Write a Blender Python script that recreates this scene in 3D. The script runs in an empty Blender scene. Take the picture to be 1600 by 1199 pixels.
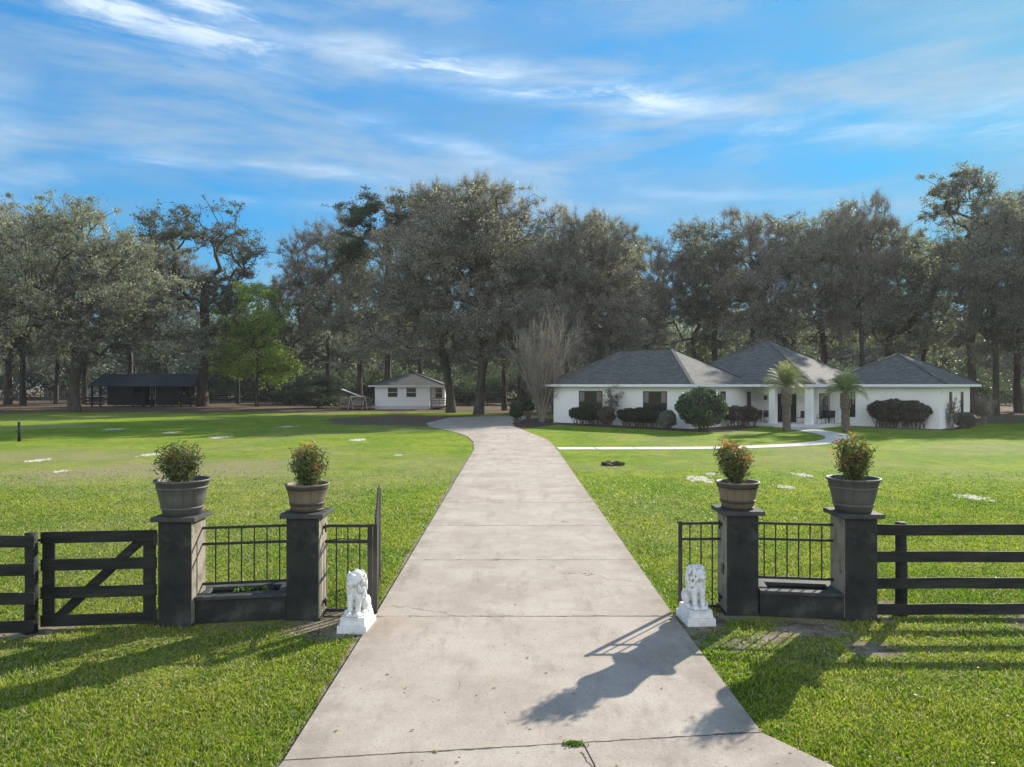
import bpy, math, random
import numpy as np
from mathutils import Vector, Matrix
R = math.radians
C = bpy.context.scene.collection
scene = bpy.context.scene
random.seed(7)

# ------------------------------------------------------------------ camera
CAMH = 3.1
F = 1110.0                                     # focal length in photo pixels (1600 wide)
HY = 602.5                                     # photo row of the horizon
cam = bpy.data.cameras.new('camera')
cam.sensor_width = 36
cam.lens = 36 * F / 1600
cam.clip_end = 3000
cam.clip_start = 0.1
camo = bpy.data.objects.new('camera', cam)
C.objects.link(camo)
camo.location = (0, 0, CAMH)
camo.rotation_euler = (R(90) + math.atan((HY - 599.5) / F), 0, 0)
scene.camera = camo

# ------------------------------------------------------------------ light
SUN_AZ = 40.5        # degrees right of the view axis (+Y towards +X)
SUN_EL = 27.8
SUN_STRENGTH = 5.0
SKY_STRENGTH = 0.15
scene.view_settings.view_transform = 'Standard'
scene.view_settings.look = 'None'
scene.view_settings.gamma = 1
scene.view_settings.exposure = 0.88
sl = bpy.data.lights.new('sun', 'SUN')
sl.energy = SUN_STRENGTH
sl.angle = R(0.5)
sl.color = (1.0, 0.93, 0.80)
so = bpy.data.objects.new('sun', sl)
C.objects.link(so)
sd = Vector((math.sin(R(SUN_AZ)) * math.cos(R(SUN_EL)), math.cos(R(SUN_AZ)) * math.cos(R(SUN_EL)), math.sin(R(SUN_EL))))
so.rotation_euler = sd.to_track_quat('Z', 'Y').to_euler()
so.location = (30, 30, 30)

class NT:
    def __init__(s, tree):
        s.t = tree; s.n = tree.nodes; s.l = tree.links
    def new(s, typ, **kw):
        n = s.n.new(typ)
        for k, v in kw.items():
            if k.startswith('i_'):
                k = k[2:]
                k = int(k) if k.isdigit() else k.replace('_', ' ')
                s.set(n.inputs[k], v)
            else:
                setattr(n, k, v)
        return n
    def set(s, sock, v):
        if isinstance(v, bpy.types.NodeSocket):
            s.l.new(v, sock)
        else:
            sock.default_value = v
    def math(s, op, a, b=None, c=None, clamp=False):
        n = s.n.new('ShaderNodeMath'); n.operation = op; n.use_clamp = clamp
        s.set(n.inputs[0], a)
        if b is not None: s.set(n.inputs[1], b)
        if c is not None: s.set(n.inputs[2], c)
        return n.outputs[0]
    def mix(s, f, a, b, blend='MIX'):
        n = s.n.new('ShaderNodeMix'); n.data_type = 'RGBA'; n.blend_type = blend; n.clamp_factor = True
        s.set(n.inputs[0], f); s.set(n.inputs[6], col(a)); s.set(n.inputs[7], col(b))
        return n.outputs[2]
    def ramp(s, f, stops):
        n = s.n.new('ShaderNodeValToRGB')
        e = n.color_ramp.elements
        while len(e) < len(stops): e.new(0.5)
        for q, (p, c) in zip(e, stops):
            q.position = p
            q.color = col(c) if not isinstance(c, (int, float)) else (c, c, c, 1)
        s.set(n.inputs[0], f)
        return n.outputs[0]
    def noise(s, vec, scale, detail=4, rough=0.55, dist=0.0):
        n = s.n.new('ShaderNodeTexNoise')
        s.set(n.inputs['Vector'], vec)
        n.inputs['Scale'].default_value = scale; n.inputs['Detail'].default_value = detail
        n.inputs['Roughness'].default_value = rough; n.inputs['Distortion'].default_value = dist
        return n.outputs['Fac']
    def sm(s, v, a, b):      # smoothstep between a and b
        n = s.n.new('ShaderNodeMapRange'); n.interpolation_type = 'SMOOTHSTEP'
        s.set(n.inputs[0], v); n.inputs[1].default_value = a; n.inputs[2].default_value = b
        n.inputs[3].default_value = 0; n.inputs[4].default_value = 1
        return n.outputs[0]
    def mapv(s, vec, sc=(1, 1, 1), rot=(0, 0, 0), loc=(0, 0, 0)):
        n = s.n.new('ShaderNodeMapping')
        s.set(n.inputs[0], vec); n.inputs[1].default_value = loc; n.inputs[2].default_value = rot; n.inputs[3].default_value = sc
        return n.outputs[0]

def col(c):
    if isinstance(c, bpy.types.NodeSocket): return c
    c = tuple(c)
    return c if len(c) == 4 else c + (1.0,)

# sky: physical sky with wind-drawn cirrus laid out by azimuth and elevation
world = bpy.data.worlds.new('World')
scene.world = world
world.use_nodes = True
w = NT(world.node_tree)
w.n.clear()
sky = w.new('ShaderNodeTexSky', sky_type='NISHITA', sun_disc=False)
sky.sun_elevation = R(SUN_EL); sky.sun_rotation = R(SUN_AZ)
sky.air_density = 1.0; sky.dust_density = 0.35; sky.ozone_density = 2.5
tc = w.new('ShaderNodeTexCoord')
sx = w.new('ShaderNodeSeparateXYZ', i_0=tc.outputs['Generated'])
X, Y, Z = sx.outputs
az = w.math('ARCTAN2', X, Y)
el = w.math('ARCSINE', Z)
cb = w.new('ShaderNodeCombineXYZ', i_0=az, i_1=el).outputs[0]
warp = w.math('SUBTRACT', w.noise(w.mapv(cb, (1.6, 4, 1)), 1.5, 3), 0.5)
elw = w.math('ADD', el, w.math('MULTIPLY', warp, 0.10))
def streak(x0, e0, x1, e1, wid, bow=0.0):
    """soft band between two (azimuth, elevation) points; widths in radians"""
    t = w.math('DIVIDE', w.math('SUBTRACT', az, x0), x1 - x0)
    tcl = w.math('MULTIPLY', t, w.math('SUBTRACT', 1.0, t))
    c = w.math('ADD', w.math('MULTIPLY_ADD', t, e1 - e0, e0), w.math('MULTIPLY', tcl, bow))
    d = w.math('ABSOLUTE', w.math('SUBTRACT', elw, c))
    m = w.sm(d, wid, 0.0)
    ends = w.math('MULTIPLY', w.sm(t, -0.12, 0.2), w.sm(t, 1.12, 0.75))
    return w.math('MULTIPLY', m, ends)
fib = w.noise(w.mapv(cb, (5, 26, 1), (0, 0, R(12))), 1.4, 8, 0.62, 0.4)
fib2 = w.noise(w.mapv(cb, (2.2, 9, 1), (0, 0, R(8)), (3, 1, 0)), 1.3, 6, 0.6, 0.3)
def AE(px, py):
    x = (px - 800) / F; z = (HY - py) / F
    return math.atan(x), math.atan(z / math.sqrt(1 + x * x))
def stp(a, b, wid, gain, bow=0.0):
    p, q = AE(*a), AE(*b)
    return w.math('MULTIPLY', streak(p[0], p[1], q[0], q[1], wid, bow), gain)
parts = [stp((60, -40), (480, 70), .075, 1.0, .05), stp((400, 60), (1200, 185), .042, .95, .075), stp((520, 195), (860, 265), .018, .55, .04),
         stp((170, 262), (660, 300), .014, .7, .06), stp((330, 325), (660, 326), .012, .45), stp((-260, 150), (60, 180), .07, .65),
         stp((1090, 215), (1900, 185), .06, .55, .05), stp((980, 300), (1300, 320), .014, .4), stp((800, 215), (1000, 225), .02, .4),
         stp((-200, 330), (300, 240), .035, .4)]
acc = parts[0]
for p_ in parts[1:]: acc = w.math('MAXIMUM', acc, p_)
acc = w.math('MULTIPLY', acc, w.math('ADD', 0.25, w.math('MULTIPLY', w.sm(fib, .36, .66), .85)))
veil = w.math('MULTIPLY', w.sm(fib2, .30, .68), .85)
veil2 = w.math('MULTIPLY', w.sm(w.noise(w.mapv(cb, (1.4, 5, 1), (0, 0, 0), (7, 2, 0)), 1.2, 5), .36, .62), .62)
cl = w.math('MAXIMUM', w.math('MAXIMUM', acc, veil), veil2)
cl = w.math('MAXIMUM', cl, w.math('MULTIPLY', w.sm(el, .30, .05), .45), clamp=True)
tint = w.mix(1.0, sky.outputs[0], (0.125, 0.60, 0.84), 'MULTIPLY')
# soft shoulder so the half of the sky near the sun keeps its blue
lum = w.new('ShaderNodeRGBToBW'); w.set(lum.inputs[0], tint)
shoulder = w.math('DIVIDE', 1.0, w.math('MULTIPLY_ADD', lum.outputs[0], .42, .62))
vs_ = w.new('ShaderNodeVectorMath', operation='SCALE'); w.set(vs_.inputs[0], tint); w.set(vs_.inputs['Scale'], shoulder)
cloudc = w.mix(w.sm(fib2, .35, .7), (1.05, 1.65, 2.2), (1.75, 2.25, 2.7))
cloudc = w.mix(w.math('MULTIPLY', acc, .9), cloudc, (3.4, 3.9, 4.3))
skyc = w.mix(w.math('MULTIPLY', cl, .85), vs_.outputs[0], cloudc)
# unseen bright broken cloud, added low behind the camera to fill the shaded fronts
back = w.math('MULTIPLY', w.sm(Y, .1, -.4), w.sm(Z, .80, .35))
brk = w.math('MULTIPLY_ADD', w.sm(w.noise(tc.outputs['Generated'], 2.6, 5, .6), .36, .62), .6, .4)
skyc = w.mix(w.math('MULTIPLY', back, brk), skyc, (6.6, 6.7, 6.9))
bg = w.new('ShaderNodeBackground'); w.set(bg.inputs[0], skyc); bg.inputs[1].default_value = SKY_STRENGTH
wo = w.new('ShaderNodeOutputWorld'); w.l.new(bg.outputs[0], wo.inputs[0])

# ------------------------------------------------------------------ helpers
def G(px, py):
    """ground point seen at a photo pixel"""
    d = CAMH * F / (py - HY)
    return ((px - 800) / F * d, d)

def tag(o, label=None, cat=None, group=None, kind=None):
    if label: o['label'] = label
    if cat: o['category'] = cat
    if group: o['group'] = group
    if kind: o['kind'] = kind
    return o

def empty(name, loc, label, cat, group=None, rz=0):
    o = bpy.data.objects.new(name, None)
    o.empty_display_size = .2
    C.objects.link(o); o.location = loc; o.rotation_euler = (0, 0, rz)
    return tag(o, label, cat, group)

def mesh_np(name, V, Fq, smooth=False):
    """V (n,3); Fq (m,k) uniform polygons"""
    me = bpy.data.meshes.new(name)
    V = np.asarray(V, np.float32); Fq = np.asarray(Fq, np.int32)
    me.vertices.add(len(V)); me.vertices.foreach_set('co', V.ravel())
    k = Fq.shape[1]
    me.loops.add(Fq.size); me.loops.foreach_set('vertex_index', Fq.ravel())
    me.polygons.add(len(Fq)); me.polygons.foreach_set('loop_start', np.arange(0, Fq.size, k, dtype=np.int32))
    if smooth: me.polygons.foreach_set('use_smooth', np.ones(len(Fq), bool))
    me.update(calc_edges=True)
    return me

def link(name, me, m=None, parent=None, loc=(0, 0, 0), rz=0):
    o = bpy.data.objects.new(name, me)
    C.objects.link(o); o.location = loc; o.rotation_euler = (0, 0, rz)
    if m is not None:
        for q in (m if isinstance(m, (list, tuple)) else [m]): me.materials.append(q)
    if parent: o.parent = parent
    return o

def copy_tree(o, parent=None):
    c = o.copy(); C.objects.link(c)
    if parent: c.parent = parent
    for ch in list(o.children): copy_tree(ch, c)
    return c

class MB:
    """collects polygons, builds them as one mesh"""
    def __init__(s): s.v = []; s.f = []; s.mi = []; s.sm = []; s.cur = 0
    def add(s, vs, fs, smooth=False):
        o = len(s.v); s.v += [tuple(v) for v in vs]
        for f in fs: s.f.append(tuple(i + o for i in f)); s.mi.append(s.cur); s.sm.append(smooth)
    def box(s, x0, y0, z0, x1, y1, z1, M=None):
        vs = [Vector(p) for p in ((x0, y0, z0), (x1, y0, z0), (x1, y1, z0), (x0, y1, z0), (x0, y0, z1), (x1, y0, z1), (x1, y1, z1), (x0, y1, z1))]
        if M: vs = [M @ v for v in vs]
        s.add(vs, [(0, 3, 2, 1), (4, 5, 6, 7), (0, 1, 5, 4), (1, 2, 6, 5), (2, 3, 7, 6), (3, 0, 4, 7)])
    def bar(s, a, b, w, h, up=(0, 0, 1)):
        """box of section w x h from a to b"""
        a, b = Vector(a), Vector(b); d = (b - a).normalized(); upv = Vector(up)
        x = d.cross(upv)
        if x.length < 1e-4: x = d.cross(Vector((0, 1, 0)))
        x.normalize(); z = x.cross(d)
        vs = []
        for p in (a, b):
            for sx_, sz in ((-1, -1), (1, -1), (1, 1), (-1, 1)): vs.append(p + x * (sx_ * w / 2) + z * (sz * h / 2))
        s.add(vs, [(0, 1, 2, 3), (7, 6, 5, 4), (0, 4, 5, 1), (1, 5, 6, 2), (2, 6, 7, 3), (3, 7, 4, 0)])
    def tube(s, pts, rad, n=8, cap=True):
        pts = [Vector(p) for p in pts]
        rad = rad if isinstance(rad, (list, tuple)) else [rad] * len(pts)
        vs = []; fs = []; prev = None
        for i, p in enumerate(pts):
            d = (pts[min(i + 1, len(pts) - 1)] - pts[max(i - 1, 0)]).normalized()
            x = (prev - d * prev.dot(d)) if prev else d.cross(Vector((0, 0, 1)) if abs(d.z) < .9 else Vector((1, 0, 0)))
            x.normalize(); prev = x; y = d.cross(x)
            for k in range(n):
                a = 2 * math.pi * k / n; vs.append(p + (x * math.cos(a) + y * math.sin(a)) * rad[i])
        for i in range(len(pts) - 1):
            for k in range(n):
                k2 = (k + 1) % n; fs.append((i * n + k, i * n + k2, i * n + n + k2, i * n + n + k))
        if cap: fs.append(tuple(range(n - 1, -1, -1))); fs.append(tuple((len(pts) - 1) * n + k for k in range(n)))
        s.add(vs, fs, True)
    def lathe(s, prof, n=32, c=(0, 0), cap=False):
        vs = []; fs = []
        for r, z in prof:
            for k in range(n):
                a = 2 * math.pi * k / n; vs.append((c[0] + r * math.cos(a), c[1] + r * math.sin(a), z))
        for i in range(len(prof) - 1):
            for k in range(n):
                k2 = (k + 1) % n; fs.append((i * n + k, i * n + k2, i * n + n + k2, i * n + n + k))
        s.add(vs, fs, True)
        if cap: s.add([(c[0], c[1], prof[-1][1])] + vs[-n:], [(0, k + 1, (k + 1) % n + 1) for k in range(n)])
    def prism(s, poly, z0, z1):
        n = len(poly)
        vs = [(x, y, z0) for x, y in poly] + [(x, y, z1) for x, y in poly]
        s.add(vs, [tuple(range(n - 1, -1, -1)), tuple(range(n, 2 * n))] + [(i, (i + 1) % n, n + (i + 1) % n, n + i) for i in range(n)])
    def mesh(s, name):
        me = bpy.data.meshes.new(name)
        me.from_pydata(s.v, [], s.f)
        me.polygons.foreach_set('material_index', s.mi); me.polygons.foreach_set('use_smooth', s.sm)
        me.update()
        return me
    def build(s, name, m, parent=None, loc=(0, 0, 0), rz=0, bevel=0, seg=2):
        o = link(name, s.mesh(name), m, parent, loc, rz)
        if bevel:
            b = o.modifiers.new('bevel', 'BEVEL'); b.width = bevel; b.segments = seg; b.limit_method = 'ANGLE'; b.angle_limit = R(40)
        return o

# ------------------------------------------------------------------ materials
def mat(name, c1, c2=None, scale=3.0, rough=0.8, bump=0.0, bscale=40, spec=0.3, metallic=0.0, stretch=(1, 1, 1), c3=None, s3=1.0, f3=.5, coords='Object', bdist=.02):
    m = bpy.data.materials.new(name); m.use_nodes = True
    t = NT(m.node_tree); b = t.n['Principled BSDF']
    tc = t.new('ShaderNodeTexCoord'); v = t.mapv(tc.outputs[coords], stretch)
    c = col(c1)
    if c2 is not None: c = t.mix(t.ramp(t.noise(v, scale, 6), [(.3, 0.0), (.7, 1.0)]), c1, c2)
    if c3 is not None: c = t.mix(t.math('MULTIPLY', t.sm(t.noise(v, s3, 5, .65), .5, .68), f3), c, c3)
    t.set(b.inputs['Base Color'], c)
    b.inputs['Roughness'].default_value = rough; b.inputs['Specular IOR Level'].default_value = spec; b.inputs['Metallic'].default_value = metallic
    if bump:
        bn = t.new('ShaderNodeBump'); bn.inputs['Strength'].default_value = bump; bn.inputs['Distance'].default_value = bdist
        t.set(bn.inputs['Height'], t.noise(v, bscale, 5, .6)); t.set(b.inputs['Normal'], bn.outputs[0])
    return m

def leafmat(name, cols, transl=.3, nscale=.35, dark=.5, spec=.25):
    """leaf colours vary leaf by leaf and clump by clump"""
    m = bpy.data.materials.new(name); m.use_nodes = True
    t = NT(m.node_tree); t.n.clear()
    geo = t.new('ShaderNodeNewGeometry'); oi = t.new('ShaderNodeObjectInfo'); tc = t.new('ShaderNodeTexCoord')
    n1 = t.noise(tc.outputs['Object'], nscale, 3)
    f = t.math('ADD', t.math('MULTIPLY', geo.outputs['Random Per Island'], .60), t.math('MULTIPLY', t.math('SUBTRACT', n1, .34), 1.7), clamp=True)
    k = len(cols)
    c = t.ramp(f, [(i / (k - 1), cc) for i, cc in enumerate(cols)])
    hs = t.new('ShaderNodeHueSaturation')
    t.set(hs.inputs['Hue'], t.math('MULTIPLY_ADD', oi.outputs['Random'], .03, .485)); t.set(hs.inputs['Value'], t.math('MULTIPLY_ADD', oi.outputs['Random'], .35, .82))
    t.set(hs.inputs['Color'], c)
    p = t.new('ShaderNodeBsdfPrincipled'); p.inputs['Roughness'].default_value = .55; p.inputs['Specular IOR Level'].default_value = spec
    t.set(p.inputs['Base Color'], hs.outputs[0])
    tr = t.new('ShaderNodeBsdfTranslucent'); t.set(tr.inputs['Color'], t.mix(1.0, hs.outputs[0], (1.15, 1.3, .7), 'MULTIPLY'))
    mx = t.new('ShaderNodeMixShader'); mx.inputs[0].default_value = transl
    t.l.new(p.outputs[0], mx.inputs[1]); t.l.new(tr.outputs[0], mx.inputs[2])
    o = t.new('ShaderNodeOutputMaterial'); t.l.new(mx.outputs[0], o.inputs[0])
    return m
# ------------------------------------------------------------------ ground
rng = np.random.default_rng(11)

def vnoise(x, y, s, seed):
    """cheap smooth value noise on world coordinates"""
    r = np.random.default_rng(seed); T = r.random((64, 64))
    u = x / s; v = y / s; i = np.floor(u).astype(int); j = np.floor(v).astype(int); a = u - i; b = v - j
    a = a * a * (3 - 2 * a); b = b * b * (3 - 2 * b)
    g = lambda p, q: T[p % 64, q % 64]
    return (g(i, j) * (1 - a) + g(i + 1, j) * a) * (1 - b) + (g(i, j + 1) * (1 - a) + g(i + 1, j + 1) * a) * b

def fbm(x, y, s, seed): return .55 * vnoise(x, y, s, seed) + .28 * vnoise(x, y, s / 2.1, seed + 1) + .17 * vnoise(x, y, s / 4.3, seed + 2)

def ss(v, a, b):
    t = np.clip((v - a) / (b - a), 0, 1); return t * t * (3 - 2 * t)

DL, DR = -1.83, 2.16                            # driveway edges

def dirt_field(x, y):
    """0 lawn .. 1 bare sandy soil"""
    n = fbm(x, y, 1.3, 3)
    d = np.zeros_like(x)
    strip = lambda yc, h, s: ss(-np.abs(y - yc), -h - s, -h)
    lx = ss(-x, 2.3, 2.9) ; rx = ss(x, 2.6, 3.2)
    d = np.maximum(d, .95 * lx * strip(9.0, .12, .35))
    d = np.maximum(d, .85 * rx * strip(9.1, .15, .5) * ss(-x, -8.5, -4.5))
    d = np.maximum(d, 1.0 * ss(x, 4.6, 5.0) * strip(9.6, .4, .5))
    d = np.maximum(d, .9 * ss(-np.hypot((x - 2.75) / 1.0, (y - 9.0) / 1.0), -1, -.5))
    d = np.maximum(d, .9 * ss(-np.hypot((x + 2.3) / .8, (y - 9.3) / .9), -1, -.5))
    d = np.maximum(d, .75 * ss(-np.hypot((x + 3.4) / .7, (y - 10.4) / .8), -1, -.3))
    d = np.maximum(d, .8 * ss(-np.hypot((x - 4.25) / .5, (y - 8.35) / .35), -1, -.6))
    d = d * (.16 + .84 * ss(n, .36, .64))
    # soil right beside the concrete
    e = np.minimum(np.abs(x - DL), np.abs(x - DR)); e = np.where(y > 33, 9, e)
    d = np.maximum(d, .8 * ss(-e, -.16, -.03) * (.4 + .8 * n))
    # dry patches on the left lawn
    return np.clip(d, 0, 1)

def dry_field(x, y):
    d = .80 * ss(-x, 3.0, 11) * ss(y, 11, 17) * ss(-y, -46, -24) * (.25 + .9 * ss(fbm(x, y, 4.5, 21), .36, .66))
    d = np.maximum(d, .45 * ss(fbm(x, y, 7, 31), .48, .75))
    d = np.maximum(d, .5 * ss(-np.abs(y - 8.6), -2.5, -.5) * ss(np.abs(x), 2.2, 3.5))
    return np.clip(d, 0, 1)

def litter_field(x, y):
    n = fbm(x, y, 6, 5); n2 = fbm(x, y, 2.2, 9)
    d = ss(y + 10 * n, 78, 92) * ss(-x, -6, 6)
    d = np.maximum(d, ss(-np.hypot((x + 6.5) / 13.0, (y - 64) / 13.0) + .5 * (n - .5), -1.0, -.55))
    d = np.maximum(d, ss(x + .2 * y, 47, 53) * ss(y + 5 * n, 56, 63))
    d = np.maximum(d, ss(y, 72, 80) * ss(x, -8, 0))
    d = np.maximum(d, .8 * ss(-x, 45, 60) * ss(y, 45, 62))
    return np.clip(d * (.6 + .8 * n2), 0, 1)

def lawn_colour(t, tc):
    """grass and soil colours laid out in world metres, shared by the turf sheet and the blades"""
    v = tc
    g = t.mix(t.sm(t.noise(v, .35, 5, .6), .34, .66), (.125, .225, .012), (.240, .300, .028))
    g = t.mix(t.math('MULTIPLY', t.sm(t.noise(v, 1.7, 4), .45, .7), .55), g, (.080, .160, .014))
    g = t.mix(t.math('MULTIPLY', t.sm(t.noise(v, .9, 5, .7), .54, .74), .30), g, (.28, .235, .11))
    return g

lawn_m = bpy.data.materials.new('lawn'); lawn_m.use_nodes = True
t = NT(lawn_m.node_tree); b = t.n['Principled BSDF']
tc = t.new('ShaderNodeTexCoord').outputs['Object']
dirt_a = t.new('ShaderNodeAttribute', attribute_name='dirt').outputs['Fac']
lit_a = t.new('ShaderNodeAttribute', attribute_name='litter').outputs['Fac']
g = lawn_colour(t, tc)
fine = t.noise(tc, 16, 6, .8)
mid = t.noise(tc, 6, 5, .7)
g = t.mix(t.sm(fine, .30, .62), t.mix(1, g, (.50, .52, .50), 'MULTIPLY'), t.mix(1, g, (1.35, 1.30, 1.25), 'MULTIPLY'))
g = t.mix(t.math('MULTIPLY', t.sm(mid, .42, .66), .5), g, (.17, .19, .045))
g = t.mix(t.math('MULTIPLY', t.sm(t.noise(t.mapv(tc, (1, .6, 1), loc=(3, 8, 0)), 2.2, 6, .75), .48, .62), .45), g, (.055, .105, .014))
dry_a = t.new('ShaderNodeAttribute', attribute_name='dry').outputs['Fac']
g = t.mix(t.math('MULTIPLY', dry_a, t.sm(t.noise(tc, 3.2, 6, .75), .32, .54)), g, t.mix(t.sm(fine, .35, .6), (.14, .12, .06), (.36, .30, .19)))
soil = t.mix(t.sm(t.noise(tc, 3.5, 6, .7), .35, .62), (.13, .105, .07), (.33, .28, .21))
soil = t.mix(t.math('MULTIPLY', t.sm(fine, .5, .7), .45), soil, (.075, .062, .04))
litter = t.mix(t.sm(t.noise(tc, 2.6, 6, .75), .36, .64), (.075, .052, .035), (.19, .15, .105))
litter = t.mix(t.math('MULTIPLY', t.sm(fine, .5, .75), .6), litter, (.26, .20, .12))
fd = t.sm(t.math('ADD', dirt_a, t.math('MULTIPLY', t.math('SUBTRACT', t.noise(tc, 7, 5, .7), .5), .9)), .32, .62)
fl = t.sm(t.math('ADD', lit_a, t.math('MULTIPLY', t.math('SUBTRACT', t.noise(tc, .8, 6, .7), .5), 1.1)), .35, .75)
c = t.mix(fd, g, soil); c = t.mix(fl, c, litter)
t.set(b.inputs['Base Color'], c); b.inputs['Roughness'].default_value = .95; b.inputs['Specular IOR Level'].default_value = .05
bn = t.new('ShaderNodeBump'); bn.inputs['Strength'].default_value = .9; bn.inputs['Distance'].default_value = .05
t.set(bn.inputs['Height'], t.math('ADD', fine, t.math('MULTIPLY', mid, .8))); t.set(b.inputs['Normal'], bn.outputs[0])

def warp_axis(lo, hi, n, c, k):
    u = np.linspace(-1, 1, n); s = np.sinh(k * u) / np.sinh(k)
    return np.where(s < 0, c + s * (c - lo), c + s * (hi - c))
gx = warp_axis(-1200, 1200, 361, 0, 6.2); gy = warp_axis(-500, 1800, 421, 12, 5.6)
GX, GY = np.meshgrid(gx, gy)
GZ = np.zeros_like(GX)
V = np.stack([GX, GY, GZ], -1).reshape(-1, 3)
nx, ny = len(gx), len(gy)
idx = np.arange(nx * ny).reshape(ny, nx)
Fq = np.stack([idx[:-1, :-1], idx[:-1, 1:], idx[1:, 1:], idx[1:, :-1]], -1).reshape(-1, 4)
me = mesh_np('ground', V, Fq, True)
for nm, fn in (('dirt', dirt_field), ('litter', litter_field), ('dry', dry_field)):
    a = me.attributes.new(nm, 'FLOAT', 'POINT'); a.data.foreach_set('value', fn(V[:, 0].astype(float), V[:, 1].astype(float)).astype(np.float32))
tag(link('lawn', me, lawn_m), kind='structure')

# driveway: concrete slabs with open joints
conc = bpy.data.materials.new('concrete'); conc.use_nodes = True
t = NT(conc.node_tree); b = t.n['Principled BSDF']
tc = t.new('ShaderNodeTexCoord').outputs['Object']
geo = t.new('ShaderNodeNewGeometry')
c = t.mix(t.sm(t.noise(tc, .8, 7, .72), .34, .66), (.320, .262, .216), (.44, .378, .320))
c = t.mix(t.math('MULTIPLY', t.sm(t.noise(t.mapv(tc, (1.6, .45, 1)), 1.6, 7, .75), .50, .68), .55), c, (.205, .165, .135))
c = t.mix(t.math('MULTIPLY', geo.outputs['Random Per Island'], .25), c, (.42, .375, .31))
c = t.mix(t.math('MULTIPLY', t.sm(t.noise(tc, 38, 4, .8), .52, .66), .50), c, (.17, .14, .12))
c = t.mix(t.math('MULTIPLY', t.sm(t.noise(t.mapv(tc, loc=(5, 5, 0)), 60, 3, .8), .56, .70), .5), c, (.52, .48, .42))
vor = t.new('ShaderNodeTexVoronoi', i_Vector=tc, i_Scale=6.0)
c = t.mix(t.math('MULTIPLY', t.sm(vor.outputs['Distance'], .09, .04), t.sm(t.noise(tc, 3.1, 2), .47, .55)), c, (.09, .075, .06))
c = t.mix(t.math('MULTIPLY', t.sm(t.noise(t.mapv(tc, loc=(9, 3, 0)), 1.1, 6, .7), .54, .70), .35), c, (.47, .425, .36))
sxy = t.new('ShaderNodeSeparateXYZ', i_0=tc).outputs
ex = t.math('ABSOLUTE', t.math('SUBTRACT', sxy[0], .165))
c = t.mix(t.math('MULTIPLY', t.sm(ex, 1.55, 2.0), t.math('MULTIPLY', t.sm(t.noise(tc, 2.2, 5, .7), .35, .65), .45)), c, (.17, .145, .11))
crn = t.new('ShaderNodeTexVoronoi', feature='DISTANCE_TO_EDGE', i_Scale=.24); t.set(crn.inputs['Vector'], t.new('ShaderNodeVectorMath', operation='ADD', i_0=tc, i_1=t.new('ShaderNodeTexNoise', i_Vector=tc, i_Scale=2.5, i_Detail=6.0).outputs['Color']).outputs[0])
c = t.mix(t.math('MULTIPLY', t.sm(crn.outputs['Distance'], .0022, .0005), t.sm(t.noise(tc, .5, 2), .58, .62)), c, (.06, .05, .04))
t.set(b.inputs['Base Color'], c); b.inputs['Roughness'].default_value = .9; b.inputs['Specular IOR Level'].default_value = .2
bn = t.new('ShaderNodeBump'); bn.inputs['Strength'].default_value = .35; bn.inputs['Distance'].default_value = .008
t.set(bn.inputs['Height'], t.noise(tc, 70, 4, .7)); t.set(b.inputs['Normal'], bn.outputs[0])

mb = MB(); g_ = .008
def slab(poly, z=.03): mb.prism(poly, -.04, z)
def jn(y): return y + 0.0
ys = [9.45, 12.5, 15.58, 18.65, 21.7, 24.7, 27.8, 30.9, 34.0]
slab([(DL - .04, 5.83 + g_), (DR + .05, 6.30 + g_), (DR, 9.45 - g_), (DL, 9.47 - g_)])
for a_, b_ in zip(ys[:-1], ys[1:]): slab([(DL, a_ + g_), (DR, a_ + g_ + .02), (DR, b_ - g_ + .02), (DL, b_ - g_)])
slab([(DL, 34 + g_), (DR, 34.02 + g_), (2.12, 38.2), (1.93, 41), (1.2, 46 - g_), (-3.5, 46 - g_), (-2.7, 43), (-2.1, 38.7)])
slab([(-3.5, 46 + g_), (1.2, 46 + g_), (.2, 53), (0, 58 - g_), (-7.0, 58 - g_), (-6.3, 53.8), (-4.1, 47.8)])
slab([(-7.0, 58 + g_), (0, 58 + g_), (1.2, 66), (3.5, 70), (-3.0, 71), (-6.0, 68)])
# apron widening to the road in front of the camera, cracked in two
slab([(-2.4, 2.0), (.56, 2.0), (.55, 5.3), (.66, 5.75), (.60, 6.12 - g_), (DL - .04, 5.83 - g_), (-2.0, 4.8)])
slab([(.575, 2.0), (3.6, 2.0), (3.3, 4.2), (2.62, 5.7), (DR + .05, 6.30 - g_), (.615, 6.12 - g_), (.675, 5.75), (.565, 5.3)])
mb.cur = 1                                    # crumbled joint edges and cracks
rj = random.Random(12)
def crack(p0, p1, wmax, wig=.012, n=70, dens=.6):
    p0, p1 = Vector(p0), Vector(p1); d_ = (p1 - p0).normalized(); q_ = Vector((-d_.y, d_.x)); o_ = 0; pts = []
    on = rj.random()
    for i in range(n + 1):
        o_ = o_ * .8 + rj.gauss(0, wig); on = on * .75 + rj.random() * .25
        w_ = wmax * max(0, on - (1 - dens)) * rj.uniform(.4, 1.6) * 2
        pts.append((p0.lerp(p1, i / n) + q_ * o_, w_))
    for (a_, wa), (b_, wb) in zip(pts[:-1], pts[1:]):
        if wa + wb < 1e-4: continue
        mb.add([(*(a_ - q_ * (wa + .0005)), .0325), (*(b_ - q_ * (wb + .0005)), .0325), (*(b_ + q_ * (wb + .0005)), .0325), (*(a_ + q_ * (wa + .0005)), .0325)], [(0, 1, 2, 3)])
crack((DL - .04, 5.83), (DR + .05, 6.30), .010, .003, 120, .75)
for k_, y_ in enumerate(ys[:5]): crack((DL, y_ + .005), (DR, y_ + .02), .014 - .001 * k_, .006, 110, .62)
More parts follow.
